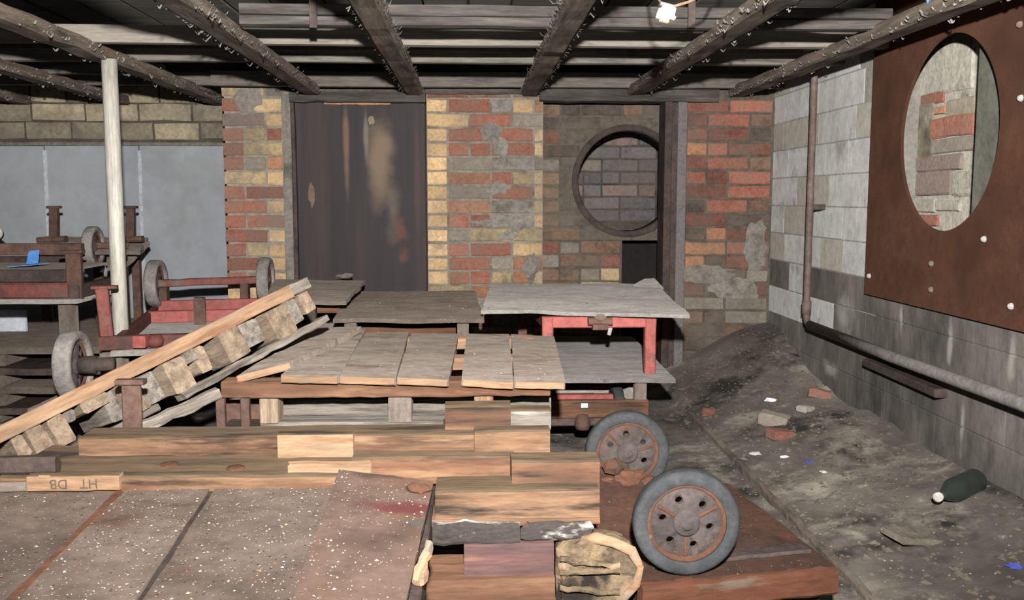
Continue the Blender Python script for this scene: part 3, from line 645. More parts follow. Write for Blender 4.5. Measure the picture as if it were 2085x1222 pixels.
def disc_mesh(r=.084, th=.012, holes=6, hr_=.0085, rh=.052):
    base = bpy.data.objects.new('d', lathe_mesh([(.001, th/2), (r*.55, th/2+.003), (r, th/2), (r, -th/2), (.001, -th/2)], 48, True)); COL.objects.link(base)
    bm = bmesh.new()
    for k in range(holes):
        a = 2*PI*k/holes+.5
        bmesh.ops.create_cone(bm, cap_ends=True, segments=14, radius1=hr_, radius2=hr_, depth=.1, matrix=Matrix.Translation((0, rh*math.cos(a), rh*math.sin(a))) @ Matrix.Rotation(PI/2, 4, 'Y'))
    cm = bpy.data.meshes.new('c'); bm.to_mesh(cm); bm.free(); cut = bpy.data.objects.new('c', cm); COL.objects.link(cut)
    md = base.modifiers.new('b', 'BOOLEAN'); md.object = cut; md.operation = 'DIFFERENCE'; md.solver = 'EXACT'
    dg = bpy.context.evaluated_depsgraph_get(); me = bpy.data.meshes.new_from_object(base.evaluated_get(dg))
    bpy.data.objects.remove(base); bpy.data.objects.remove(cut); me.materials.clear(); me.name = 'wheel_disc'
    return me
DISC = disc_mesh(); DISC.materials.append(M_disc)
def tyre_mesh(r, wd, mat):
    wd = .058 if mat is M_tyrew else wd
    m = lathe_mesh([(r*.74, wd*.42), (r*.80, wd*.5), (r*.93, wd*.5), (r*.985, wd*.4), (r, wd*.22), (r, -wd*.22), (r*.985, -wd*.4), (r*.93, -wd*.5), (r*.80, -wd*.5), (r*.74, -wd*.42), (r*.74, wd*.42)], 56, False); m.materials.append(mat); return m
RW_ = .1157
TY = {m.name: tyre_mesh(RW_, .042, m) for m in (M_tyre, M_tyrew)}
RIM = lathe_mesh([(.076, .006), (.079, .013), (.085, .014), (.089, .008), (.076, .006)], 48, False); RIM.materials.append(M_rusto)
HUB = lathe_mesh([(.030, .004), (.029, .014), (.022, .018), (.014, .018), (.012, .024), (.002, .025)], 24); HUB.materials.append(M_disc)
RIB = bar_mesh(.042, .007, .010, bev=.002); RIB.materials.append(M_rusto)
def wheel_parts(parent, c, axis, mat=M_tyre, spin=0.0, scale=1.0, ribs=True):
    M = frame(c, axis, (0, .01, 1)) @ Matrix.Rotation(spin, 4, 'X') @ Matrix.Scale(scale, 4)
    t = obj('tyre', TY[mat.name], None, parent, M); d = obj('wheel_disc', DISC, None, parent, M)
    obj('rim', RIM, None, d, M); obj('hub', HUB, None, d, M)
    if ribs:
        for k in range(3):
            a = 2*PI*k/3+.15; obj('rib', RIB, None, d, M @ Matrix.Translation((.008, .052*math.cos(a), .052*math.sin(a))) @ frame((0, 0, 0), (0, math.cos(a), math.sin(a)), (1, 0, 0)))
def wheel_thing(label, c, axis, mat=M_tyre, spin=0.0):
    t = thing('trolley_wheel', label, 'wheel', c); wheel_parts(t, Vector(c), axis, mat, spin); return t
V = Vector
# ------------------------------------------------------------------ right-hand pair of stacked trolleys
def legs_box(t, pts, z0, z1, s, mat, name='leg'):
    for (x_, y_) in pts: box(t, name, (x_-s/2, y_-s/2, z0), (x_+s/2, y_+s/2, z1), mat, bev=.003)
Rc4 = [at(981, 629, 3.62), at(1404, 641, 3.55), at(1338, 580, 4.80), at(1000, 577, 4.84)]
tr = thing('flat_trolley', 'upper trolley with a grey dusty warped top and a bright red steel frame', 'trolley', (.4, 3.6, .32))
slab(tr, 'deck_board', Rc4, .014, M_dustg, nx=22, ny=22, jit=.002, curl=.012, ragged=.010)
p = at(1322, 574, 4.74)
slab(tr, 'curled_corner', [p+V((-.09, -.05, -.01)), p+V((.05, -.12, -.02)), p+V((.03, .02, .02)), p+V((-.02, .04, .015))], .008, M_dustg, nx=5, ny=5, curl=.01)
YQ = 3.62; lx0, lx1 = at(1104, 700, YQ).x, at(1336, 700, YQ).x; zt = at(1200, 645, YQ).z
rail_z = at(1200, 668, YQ).z
bar(tr, 'frame_rail', (lx0, YQ+.02, (zt+rail_z)/2), (lx1, YQ+.02, (zt+rail_z)/2), .035, zt-rail_z, M_redp, bev=.004)
bar(tr, 'frame_rail', (lx0-.05, 4.6, zt-.03), (lx1-.05, 4.6, zt-.03), .035, .05, M_redd, bev=.004)
zlo = at(1376, 772, 3.52).z
for yy in (YQ+.02, 4.55):
    d = 0 if yy < 4 else -.05
    for xx in (lx0+.022, lx1-.022):
        bar(tr, 'leg', (xx+d, yy, zlo+.002), (xx+d, yy, zt-.004), .04, .044, M_redp if yy < 4 else M_redd, up=(1, 0, 0), bev=.004)
bar(tr, 'side_rail', (lx0+.02, YQ+.03, zt-.03), (lx0-.03, 4.58, zt-.03), .03, .04, M_redd); bar(tr, 'side_rail', (lx1-.02, YQ+.03, zt-.03), (lx1-.07, 4.58, zt-.03), .03, .04, M_redd)
hb = at(1222, 652, YQ-.02)
hk = obj('hitch', bar_mesh(.095, .04, .030, bev=.008), M_rust, tr, Matrix.Translation(hb+V((0, .0, -.004))))
obj('hitch_bolt', lathe_mesh([(.024, -.012), (.027, .0), (.022, .013), (.002, .017)], 12), M_bolt, hk, frame(hb+V((0, -.002, .012)), (0, 0, 1), (1, 0, 0)))
obj('hitch_plate', bar_mesh(.06, .04, .024, bev=.003), M_rust, hk, Matrix.Translation(hb+V((0, .005, -.026))))
obj('pin', lathe_mesh([(.008, -.02), (.009, .02)], 10), M_boltg, hk, frame(hb+V((.045, .04, -.045)), (.2, 0, 1), (1, 0, 0)))
ma = wheel_parts
Lc = [at(985, 772, 3.52), at(1376, 772, 3.52), at(1287, 685, 4.62), at(1000, 685, 4.62)]
tl = thing('flat_trolley', 'lower trolley with a grey flat deck and pale end board under the red framed one', 'trolley', (.3, 3.55, 0))
slab(tl, 'deck_board', Lc, .016, M_dull, nx=14, ny=14, jit=.001)
zd = Lc[1].z-.017
for (px, Y) in ((1303, 3.57), (1010, 3.57), (1250, 4.4), (1010, 4.4)):
    q = at(px, 790, Y); bar(tl, 'post', (q.x, Y, .20), (q.x, Y, zd+.001), .045, .045, M_dust, up=(1, 0, 0), bev=.003)
eb = fbox(tl, 'end_board', 1105, 816, 1320, 851, 3.54, .03, M_pinew, bev=.003)
obj('paper_label', bar_mesh(.026, .002, .018, bev=.0004), M_label, eb, Matrix.Translation(at(1190, 826, 3.538)))
for px, Y1 in ((1118, 4.0), (1316, 4.0)):
    a_ = at(px-8, 820, 3.57); bar(tl, 'side_board', (a_.x, 3.57, .20), (a_.x-.06, 4.4, .20), .025, .06, M_dustg)
for (py, Y, mt) in ((790, 4.1, M_redd), (802, 3.85, M_dustg), (810, 3.72, M_redp)): fbox(tl, 'slat', 1125, py-6, 1250, py+4, Y, .03, mt)
fbox(tl, 'steel_bracket', 1120, 842, 1308, 868, 3.56, .05, M_rustd, bev=.006)
hb = at(1186, 858, 3.54); obj('hitch_bolt', lathe_mesh([(.028, -.03), (.032, -.01), (.026, .012), (.022, .026), (.003, .03)], 14), M_rust, tl, frame(hb, (0, 0, 1), (1, 0, 0)))
for xx in (.14, .60):
    for Y in (3.76, 4.35): wheel_parts(tl, V((xx-.02*(Y-3.3), Y, RW_+.006)), (1, 0, 0), M_tyre, 0, 1, False)
for Y in (3.76, 4.35): bar(tl, 'axle', (.08, Y, .125), (.62, Y, .125), .03, .03, M_rustd); box(tl, 'axle_block', (.22, Y-.03, .12), (.5, Y+.03, .20), M_rustd)
fbox(tl, 'cross_board', 1010, 805, 1300, 850, 4.4, .03, M_dust)
# ------------------------------------------------------------------ brown middle trolley and grey one by the steel door
Mc = [at(678, 650, 3.62), at(986, 650, 3.62), at(967, 592, 4.66), at(712, 594, 4.66)]
tm = thing('flat_trolley', 'trolley with a dark brown dusty deck in front of the steel door', 'trolley', (-.3, 3.7, 0))
slab(tm, 'deck_board', Mc, .016, M_dustd, nx=14, ny=14, jit=.0012, curl=.004, ragged=.004)
zt = Mc[0].z-.018
for px, Y in ((715, 3.67), (943, 3.67), (735, 4.5), (945, 4.5)):
    q = at(px, 700, Y); bar(tm, 'leg', (q.x, Y, .22), (q.x, Y, zt+.002), .045, .045, M_dust, up=(1, 0, 0), bev=.003)
fbox(tm, 'cross_board', 735, 662, 928, 684, 3.85, .025, M_pinew)
fbox(tm, 'cross_board', 720, 652, 940, 662, 4.4, .025, M_dust)
for s_ in (-1, 1): bar(tm, 'side_board', (-.27+s_*.24, 3.62, .24), (-.27+s_*.22, 4.55, .24), .03, .05, M_dust)
for xx in (-.50, -.08):
    for Y in (3.78, 4.4): wheel_parts(tm, V((xx, Y, RW_+.004)), (1, 0, 0), M_tyre, 0, 1, False)
for Y in (3.78, 4.4): bar(tm, 'axle', (-.52, Y, .12), (-.05, Y, .12), .03, .03, M_rustd); box(tm, 'axle_block', (-.42, Y-.03, .11), (-.16, Y+.03, .225), M_rustd)
Bc = [at(540, 610, 3.80), at(704, 610, 3.80), at(743, 572, 4.60), at(560, 568, 4.60)]
tb = thing('flat_trolley', 'grey topped trolley with a ragged corner below the left half of the steel door', 'trolley', (-.7, 4, 0))
slab(tb, 'deck_board', Bc, .016, M_dust, nx=14, ny=12, jit=.002, curl=.008, ragged=.012)
p = at(702, 562, 4.62); obj('splinter', lump_mesh(.035, .05, .012, 4, .4), M_dust, tb, Matrix.Translation(p))
for px, Y in ((634, 3.86), (560, 3.86), (680, 4.5), (575, 4.5)):
    q = at(px, 640, Y); bar(tb, 'leg', (q.x, Y, .0), (q.x, Y, Bc[0].z-.012), .042, .042, M_rustd, up=(1, 0, 0), bev=.003)
fbox(tb, 'cross_board', 560, 622, 690, 638, 3.95, .03, M_pinew); fbox(tb, 'cross_board', 560, 660, 690, 690, 4.0, .03, M_dust)
# ------------------------------------------------------------------ pallet of broad boards in the middle
pm = thing('pallet', 'weathered pallet with broad dusty boards lying level in the middle of the stack', 'pallet', (-.2, 2.65, .345))
Y0 = 2.60
rows = [((572, 690, 672, 745), (772, 774, 672, 670)), ((690, 806, 742, 832), (774, 777, 676, 678)), ((808, 914, 838, 934), (776, 780, 678, 679)), ((940, 1046, 950, 1036), (779, 786, 680, 681)), ((1047, 1151, 1041, 1128), (784, 786, 681, 684))]
tops = []
for (xx, yy) in rows:
    Yf = 3.52; a, b, c, d = at(xx[0], yy[0]-8, Y0), at(xx[1], yy[1]-8, Y0-.01), at(xx[3], yy[3], Yf), at(xx[2], yy[2], Yf)
    slab(pm, 'deck_board', [a, b, c, d], .021, M_dust, nx=6, ny=22, jit=.0012, ragged=.002); tops.append([a, b, c, d])
    bar(pm, 'board_end', a+V((.004, -.004, -.011)), b+V((-.004, -.004, -.011)), .008, .019, M_pine, bev=.002, nx=6, jit=.0008)
a, b = at(484, 764, 2.62), at(590, 738, 2.72)
slab(pm, 'deck_board', [a, b, at(735, 665, 3.4), at(640, 668, 3.4)], .022, M_dust, nx=6, ny=16, jit=.0015, ragged=.003)
bar(pm, 'board_end', a+V((0, -.005, -.011)), b+V((0, -.005, -.011)), .008, .020, M_pine, bev=.002)
zS = tops[0][0].z-.022
x0_, x1_ = at(452, 800, 2.63).x, at(1120, 800, 2.63).x
st = [(x0_, -.62, M_pinew), (-.62, -.25, M_pine), (-.25, .06, M_pinew), (.06, x1_, M_pine)]
bar(pm, 'stringer', (x0_, 2.66, zS-.024), (x1_, 2.66, zS-.026), .08, .046, M_pinew, nx=24, jit=.002, bev=.004)
for Y in (3.05, 3.46): bar(pm, 'stringer', (x0_+.08, Y, zS-.022), (x1_, Y, zS-.022), .08, .040, M_pine, nx=12, jit=.0015)
zb0 = .362
for px0, px1, mt in ((530, 568, M_old), (791, 838, M_dust), (966, 1004, M_pine)):
    a, b = at(px0, 840, 2.65), at(px1, 840, 2.65)
    for Y in (2.64, 3.02, 3.42): box(pm, 'block', (a.x, Y, zb0), (b.x, Y+.08, zS-.045), mt if Y < 3 else M_old, bev=.004, nx=3, jit=.001)
bar(pm, 'base_board', (x0_+.1, 2.70, .352), (x1_, 2.70, .352), .10, .018, M_old2, nx=10, jit=.001)
bar(pm, 'base_board', (x0_+.1, 3.44, .352), (x1_, 3.44, .352), .10, .018, M_old2, nx=10, jit=.001)
fbox(pm, 'weathered_side_board', 572, 812, 1122, 864, 2.80, .022, M_old2, nx=22, jit=.0015, bev=.003)
# dark trolley carrying that pallet
tc = thing('flat_trolley', 'low dark trolley underneath the level pallet, seen as rusty plate between the timbers', 'trolley', (-.3, 3.0, 0))
box(tc, 'deck_board', (x0_-.02, 2.55, .318), (x1_-.10, 3.50, .342), M_rustd, nx=10, jit=.001)
for Y in (2.70, 3.36):
    for xx in (x0_+.12, x1_-.25): wheel_parts(tc, V((xx, Y, RW_+.004)), (1, 0, 0), M_tyre, 0, 1, False)
    bar(tc, 'axle', (x0_+.1, Y, .12), (x1_-.23, Y, .12), .03, .03, M_rustd); box(tc, 'axle_block', (-.5, Y-.03, .12), (-.0, Y+.03, .318), M_rustd)
q = at(452, 830, 2.5)
for px in (450, 500): 
    q = at(px, 830, 2.57); box(tc, 'upright', (q.x-.012, 2.56, .34), (q.x+.012, 2.58, .452), M_rust, bev=.002)
fbox(tc, 'back_plate', 452, 815, 540, 866, 2.78, .01, M_rust)
# ------------------------------------------------------------------ big gritty deck in front
td = thing('flat_trolley', 'big front trolley whose wide boards are covered in grit and crumbs', 'trolley', (-.5, 1.7, 0))
zD = .36
def ext(p, q, Y):   # extend the line p->q to depth Y
    return p+(q-p)*((Y-p.y)/(q.y-p.y))
J = [(at_z(-260, 1003, zD), at_z(-520, 1222, zD)), (at_z(240, 1003, zD), at_z(22, 1222, zD)), (at_z(438, 986, zD), at_z(283, 1222, zD)), (at_z(700, 972, zD), at_z(618, 1222, zD))]
YN = 1.28; boards = []
for k in range(3):
    l, r = J[k], J[k+1]; g = V((.006, 0, 0))
    fl, fr_ = l[0]+g, r[0]-g
    if k == 1: fl = ext(l[0], l[1], 2.075)+g
    c = [ext(l[0], l[1], YN)+g*1.2, ext(r[0], r[1], YN)-g*1.2, fr_, fl]
    slab(td, 'deck_board', c, .030, M_deck, nx=10, ny=24, jit=.0016, ragged=.002); boards.append(c)
cD = [at_z(594, 1222, .386), at_z(828, 1222, .366), at(882, 984, 1.99), at(690, 957, 2.05)]
c = [ext(cD[3], cD[0], YN+.05), ext(cD[2], cD[1], YN+.05), cD[2], cD[3]]
slab(td, 'red_deck_board', c, .022, M_deckr, nx=14, ny=30, jit=.002, curl=.006, ragged=.002)['label'] = 'deck board with a patch of red paint'
boards.append(c)
spot(M_deckr, at_z(830, 1040, .372), (.12, .06, .2), '#45191a', .9, 14); spot(M_deckr, at_z(850, 1072, .37), (.05, .025, .2), '#3b3735', .9, 14); spot(M_deckr, at_z(800, 985, .37), (.12, .04, .2), '#2a211d', .7, 14)
hg = at(852, 1003, 1.93); obj('hinge_boss', lump_mesh(.026, .022, .012, 2, .2), M_rusto, td, Matrix.Translation(hg+V((0, 0, .008))))
bar(td, 'splintered_edge', at(868, 1098, 1.66)+V((.004, 0, -.010)), at(857, 1186, 1.565), .012, .022, M_pine, nx=6, jit=.003, taper=.5)
bar(td, 'splintered_edge', at(868, 1128, 1.60), at(845, 1186, 1.56), .014, .018, M_pine, nx=5, jit=.002)
# rust strip caught in the first joint
a, b = ext(J[1][0], J[1][1], 2.03), ext(J[1][0], J[1][1], 1.3)
bar(td, 'joint_strip', a+V((0, 0, -.002)), b+V((0, 0, -.002)), .016, .007, M_rusto, nx=10, jit=.001)
a, b = ext(J[2][0], J[2][1], 2.03), ext(J[2][0], J[2][1], 1.3)
bar(td, 'joint_strip', a+V((0, 0, -.006)), b+V((0, 0, -.006)), .012, .006, M_rustd, nx=10, jit=.001)
for xx in (-.95, -.42, -.12): box(td, 'frame_rail', (xx-.03, 1.32, .27), (xx+.03, 2.38, .328), M_rustd)
for xx in (-.92, -.16):
    for Y in (1.45, 2.34): box(td, 'leg', (xx-.025, Y-.025, 0), (xx+.025, Y+.025, .275), M_rustd)
q0, q1 = at(246, 830, 2.36), at(285, 830, 2.36); zt = at(265, 776, 2.36).z
bar(td, 'upright', ((q0.x+q1.x)/2, 2.37, .27), ((q0.x+q1.x)/2, 2.37, zt), .012, q1.x-q0.x, M_rust, up=(1, 0, 0), bev=.003, nx=4, jit=.001)
bar(td, 'upright_cap', (q0.x-.012, 2.37, zt-.004), (q1.x+.012, 2.37, zt-.004), .03, .014, M_rust, bev=.003)
for s_ in (q0, q1): pass
# ------------------------------------------------------------------ loose notched timbers
T2 = thing('plank', 'long stained plank with rust knots lying behind the gritty front deck', 'plank', at(400, 980, 2.1))
zT = .392
bar(T2, 'board', (at(60, 970, 2.18).x, 2.175, zT-.019), (at(742, 970, 2.18).x, 2.175, zT-.024), .27, .038, M_pinef, nx=16, jit=.0016, bev=.004)
for px, py in ((480, 952), (345, 945), (95, 945)): 
    p = at_z(px, py, zT); obj('rust_knot', lathe_mesh([(.022, -.006), (.020, .002), (.008, .004), (.002, .003)], 14), M_rusto, T2, Matrix.Translation(p+V((0, 0, -.001))) @ frame((0, 0, 0), (0, 0, 1), (1, 0, 0)))
sb = fbox(T2, 'stamped_block', 55, 968, 243, 1000, 2.025, .026, M_pine, bev=.002, nx=8, jit=.0008)
tx = bpy.data.curves.new('stamp', 'FONT'); tx.body = 'HT   DB'; tx.size = .030; tx.extrude = .0003; tx.align_x = 'CENTER'; tx.align_y = 'CENTER'; tx.materials.append(M_black)
to = bpy.data.objects.new('t', tx); COL.objects.link(to); tm_ = bpy.data.meshes.new_from_object(to.evaluated_get(bpy.context.evaluated_depsgraph_get())); bpy.data.objects.remove(to)
obj('stamp_lettering', tm_, M_black, sb, frame(at(150, 985, 2.0235), (-1, 0, 0), (0, -1, 0)))['kind'] = 'stuff'
fbox(T2, 'wedge', 582, 946, 756, 975, 2.06, .03, M_pine, nx=6, jit=.002, ends=.01)
T1 = thing('timber', 'long pale timber with a raised block at its end, behind the rust stained plank', 'timber', at(560, 910, 2.22))
fbox(T1, 'rail', 160, 887, 967, 929, 2.21, .10, M_pinef, nx=14, jit=.0012, bev=.003)
fbox(T1, 'block', 565, 883, 719, 934, 2.185, .03, M_pine, bev=.003)
fbox(T1, 'end_block', 906, 826, 1040, 879, 2.25, .06, M_pinew, bev=.005, nx=4, jit=.001)
fbox(T1, 'end_block', 1040, 835, 1122, 876, 2.31, .06, M_old2, bev=.004)
T2b = thing('timber', 'brown stained timber with a squared raised block over its end, second step from the back', 'timber', at(900, 950, 2.1))
fbox(T2b, 'rail', 716, 931, 1048, 988, 2.115, .06, M_pinew, nx=8, jit=.0012, bev=.004)
fbox(T2b, 'end_block', 966, 877, 1120, 934, 2.155, .055, M_pinef, bev=.004, nx=4, jit=.001)
fbox(T2b, 'end_board', 1048, 938, 1122, 985, 2.14, .06, M_pinew, bev=.004)
T3 = thing('timber', 'nearest notched timber, brown with a sloping block on its end beside the wheels', 'timber', at(1050, 1000, 1.95))
fbox(T3, 'rail', 886, 999, 1221, 1060, 1.95, .11, M_pinef, nx=8, jit=.0012, bev=.004)
fbox(T3, 'end_block', 1042, 938, 1221, 1000, 2.00, .075, M_pinew, bev=.005, nx=4, jit=.001)
for t_ in (T1, T2, T2b, T3):      # shading of the steps put into the colour: upward faces take darker wood
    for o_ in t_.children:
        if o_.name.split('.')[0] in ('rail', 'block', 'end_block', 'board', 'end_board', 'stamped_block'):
            o_.data.materials.append(M_topshade)
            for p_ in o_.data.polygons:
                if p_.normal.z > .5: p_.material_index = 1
t4 = thing('plank', 'black plank with white mould under the nearest notched timber', 'plank', at(1040, 1090, 1.94))
fbox(t4, 'board', 880, 1068, 1059, 1112, 1.925, .15, M_mould, nx=8, jit=.0025, bev=.008)
fbox(t4, 'board', 1062, 1066, 1211, 1106, 1.93, .15, M_mould, nx=8, jit=.0025, bev=.010, ends=.02)
tag(fbox(None, 'plank', 878, 1058, 1222, 1072, 1.945, .14, M_pinew, nx=8, jit=.001), 'thin brown board between the notched timber and the mouldy black plank', 'plank')
tag(fbox(None, 'timber', 945, 1109, 1128, 1180, 1.92, .13, M_purp, nx=4, jit=.001, bev=.004), 'purplish squared timber under the mouldy black plank', 'timber')
tag(fbox(None, 'timber', 846, 1152, 946, 1174, 1.96, .05, M_pinew, nx=4, jit=.002, bev=.008), 'short brown rail poking out left of the purplish timber', 'timber')
lb = at(985, 1181, 1.9)
bl = at(838, 1181, 1.90); br_ = at(1130, 1181, 1.90)
tag(box(None, 'timber', (bl.x, 1.90, .004), (br_.x, 2.05, lb.z), M_pinew, nx=8, jit=.0012, bev=.004), 'lowest brown timber at the bottom edge under the purplish one', 'timber')
rc = thing('rotten_log', 'rotten split log end with a pale rim beside the front wheel', 'log', at(1215, 1180, 1.93))
ol = [(1136, 1122), (1160, 1104), (1192, 1096), (1240, 1104), (1286, 1122), (1304, 1156), (1296, 1190), (1262, 1226), (1235, 1262), (1136, 1262)]
bm = bmesh.new(); lay = []
for Yk, sc_ in ((1.905, .93), (1.93, 1.0), (1.99, .98), (2.03, .9)):
    pts = [at(px, py, 1.92) for px, py in ol]; cen = sum(pts, V((0, 0, 0)))/len(pts)
    lay.append([bm.verts.new((cen.x+(p.x-cen.x)*sc_+R.uniform(-.004, .004), Yk+R.uniform(-.006, .006), cen.z+(p.z-cen.z)*sc_+R.uniform(-.004, .004))) for p in pts])
for a, b in zip(lay, lay[1:]):
    for k in range(len(ol)): bm.faces.new((a[k], a[(k+1) % len(ol)], b[(k+1) % len(ol)], b[k]))
cf = bm.verts.new((sum(v.co.x for v in lay[0])/len(ol), 1.915, sum(v.co.z for v in lay[0])/len(ol)))
for k in range(len(ol)): bm.faces.new((lay[0][k], cf, lay[0][(k+1) % len(ol)]))
bm.faces.new(lay[-1])
bmesh.ops.subdivide_edges(bm, edges=bm.edges[:], cuts=2, use_grid_fill=True)
for v in bm.verts: v.co += V((noise.noise(v.co*40), noise.noise(v.co*40+V((9, 0, 0))), noise.noise(v.co*40+V((0, 9, 0)))))*.008
obj('core', new_mesh(bm, 'log'), M_rot, rc)
tube(rc, 'bark_rim', [at(1186, 1098, 1.93), at(1215, 1096, 1.915), at(1250, 1105, 1.905), at(1286, 1122, 1.90), at(1304, 1155, 1.897), at(1296, 1190, 1.895), at(1264, 1226, 1.893), at(1238, 1258, 1.893)], [.007, .013, .011, .012, .008, .009, .008, .006], M_pine, 8)
for py, dy in ((1140, 4), (1168, -3), (1200, 2)): bar(rc, 'splinter', at(1140, py, 1.898), at(1262, py+dy*3, 1.898), .012, .010, M_rot, nx=8, jit=.003)
box(rc, 'stump', (.175, 1.92, .0), (.27, 2.02, .14), M_rot, nx=4, jit=.006, bev=.01)
# ------------------------------------------------------------------ rusty platform with the two wheels
zP = .188
pl_ = thing('platform', 'low rusty platform with an orange front board lying on the dirt floor', 'platform', (.5, 2.4, 0))
c = [at_z(1304, 1187, zP), at_z(1700, 1150, zP), at_z(1480, 985, zP), at_z(1130, 1000, zP)]
slab(pl_, 'deck_plate', c, .012, M_plat, nx=24, ny=24, jit=.0018, curl=.006)
e1 = (c[1]-c[0]).normalized()
bar(pl_, 'front_board', c[0]+V((0, .0, -.034)), c[1]+V((.0, .0, -.034)), .035, .062, M_skirt, nx=14, jit=.0015, bev=.008)
pA, pB = at_z(1320, 1150, zP), at_z(1640, 1118, zP)
bar(pl_, 'batten', pA+V((0, 0, .003)), pB+V((0, 0, .003)), .05, .010, M_rustd, nx=12, jit=.001)
for k in (.08, .9):
    q = c[0].lerp(c[1], k); bar(pl_, 'runner', q+V((0, .05, -.085)), q+V((-.06, .6, -.085)), .06, .15, M_rustd)
def wheel_at(px, pyc, rpx):   # depth at which the wheel's radius spans rpx pixels
    Y = 2.0
    for _ in range(20): Y *= (RW_/ (at(px, pyc-rpx, Y).z-at(px, pyc, Y).z))
    return at(px, pyc, Y)
fw = wheel_at(1396, 1061, 106); print('WHEEL', fw, fw.z-RW_, wheel_at(1276, 950, 88)); wheel_thing('nearer rubber-tyred wheel standing upright on the rusty platform', (fw.x, fw.y, zP+RW_+.002), (-.03, -1, 0), M_tyre, .35)
bw = at(1276, 950, 2.50); wheel_thing('rear rubber-tyred wheel half hidden by a rusty bracket on the platform', (bw.x, bw.y, zP+RW_+.002), (-.02, -1, 0), M_tyre, .1)
br0 = thing('bracket', 'crusted rusty steel bracket between the two upright wheels', 'bracket', at_z(1280, 1080, zP))
cb = [at(1212, 1096, 2.16), at(1352, 1092, 2.17), at(1352, 975, 2.40), at(1215, 948, 2.42)]
cb = [V((p.x, p.y, max(p.z, zP+.014))) for p in cb]
slab(br0, 'plate', cb, .012, M_plat, nx=12, ny=14, jit=.002, curl=.006, ragged=.006)
for (px, py, s_) in ((1250, 950, .030), (1275, 975, .034), (1300, 968, .022), (1235, 985, .028), (1320, 985, .02)):
    obj('rust_crust', lump_mesh(s_, s_*.6, s_*.7, px*.1, .35, 2, 2.5), M_rusto, br0, Matrix.Translation(at(px, py, 2.37)))
# ------------------------------------------------------------------ leaning pallet
A, E = at(-14, 893, 2.30), at(632, 574, 3.02); av = (E-A).normalized(); Lp = (E-A).length
nv = V((.42, 0, -.9)); nv = (nv-av*nv.dot(av)).normalized(); bv = av.cross(nv); 
if bv.y < 0: bv = -bv
lp = thing('pallet', 'broken pallet leaning at a slant, with a pale edge plank and decayed block ends', 'pallet', A)
def lpb(name, t0, t1, n0, n1, b0, b1, mat, **k):
    p0 = A+av*(t0*Lp)+nv*((n0+n1)/2)+bv*((b0+b1)/2); p1 = A+av*(t1*Lp)+nv*((n0+n1)/2)+bv*((b0+b1)/2)
    return bar(lp, name, p0, p1, b1-b0, n1-n0, mat, up=nv, **k)
lpb('edge_plank', 0, .925, -.021, .019, 0, .03, M_pine, nx=14, jit=.001, bev=.003)
lpb('plank_end', .925, 1.0, -.018, .016, .004, .03, M_old2, nx=6, jit=.0012)
for k in range(2): lpb('deck_board', .0, .97, -.020, .006, .05+k*.11, .14+k*.11, M_dust, nx=10, jit=.001)
def lblock(t0, t1, n0, n1, mat, b0=.006):
    c_ = A+av*((t0+t1)/2*Lp)+nv*((n0+n1)/2); w_ = (t1-t0)*Lp
    p0, p1 = c_+bv*b0, c_+bv*.26
    return bar(lp, 'block', p0, p1, w_, n1-n0, mat, up=nv, nx=3, jit=.0035, bev=.006, ends=.010)
for (t0, t1, n1, mt, b0) in ((.035, .065, .085, M_old, .02), (.070, .115, .115, M_old, .0), (.118, .165, .10, M_old, -.01), (.17, .20, .055, M_old2, .03), (.215, .29, .055, M_old, .0), (.27, .31, .105, M_old2, .02), (.315, .375, .115, M_old, .0), (.38, .43, .11, M_old2, .02),
                         (.45, .515, .118, M_old, -.008), (.52, .565, .058, M_old2, .01), (.55, .59, .10, M_old, .02), (.635, .705, .115, M_old, -.008), (.71, .775, .095, M_old2, .015), (.80, .875, .118, M_old, -.01), (.878, .925, .10, M_old2, .0), (.93, .975, .085, M_old, -.004)):
    lblock(t0, t1, .022, n1, mt, b0)
lpb('bottom_board', .46, 1.0, .118, .140, -.005, .05, M_old2, nx=14, jit=.0025, ends=.01)
lpb('bottom_board', .0, .40, .116, .136, .02, .1, M_old2, nx=8, jit=.0025)
p0 = at(285, 872, 2.42); p1 = at(445, 800, 2.56)
bar(lp, 'broken_batten', p0, p1, .03, .028, M_old2, nx=8, jit=.003)
tag(bar(None, 'steel_bar', at(-40, 948, 2.06), at(118, 945, 2.065), .03, .038, M_rustd, bev=.006), 'dark rusty bar sticking out behind the stamped block', 'bar')
tag(bar(None, 'plank', at(-40, 990, 2.05), at(62, 986, 2.05), .05, .018, M_dust, bev=.004), 'grey plank end below the dark rusty bar', 'plank')
# ------------------------------------------------------------------ red upturned trolley
ang = math.radians(11); fdir = V((-math.sin(ang), math.cos(ang), 0)); rdir = V((math.cos(ang), math.sin(ang), 0))
O = at(186, 716, 3.46); O.z = .437
q = lambda r, f, z: V((O.x, O.y, 0))+rdir*r+fdir*f+V((0, 0, z))
ru = thing('flat_trolley', 'upturned red framed trolley with its wheels in the air beside the white pole', 'trolley', (O.x, O.y, .42))
slab(ru, 'deck_board', [q(.065, 0, .437), q(.62, 0, .437), q(.62, 1.3, .437), q(.065, 1.3, .437)], .02, M_dustg, nx=8, ny=10)
def rail(r0, f0, r1, f1, z0, z1, wd, mat, name='frame_rail'): return bar(ru, name, q(r0, f0, (z0+z1)/2), q(r1, f1, (z0+z1)/2), wd, z1-z0, mat, bev=.004, nx=4, jit=.0008)
rail(.02, .05, .40, .05, .437, .49, .04, M_redd); rail(.085, .05, .085, 1.2, .437, .487, .03, M_redd); rail(.58, .05, .58, 1.2, .437, .487, .03, M_redd)
rail(.09, .82, .58, .82, .437, .492, .03, M_redp); rail(.09, 1.08, .58, 1.08, .45, .512, .03, M_redp)
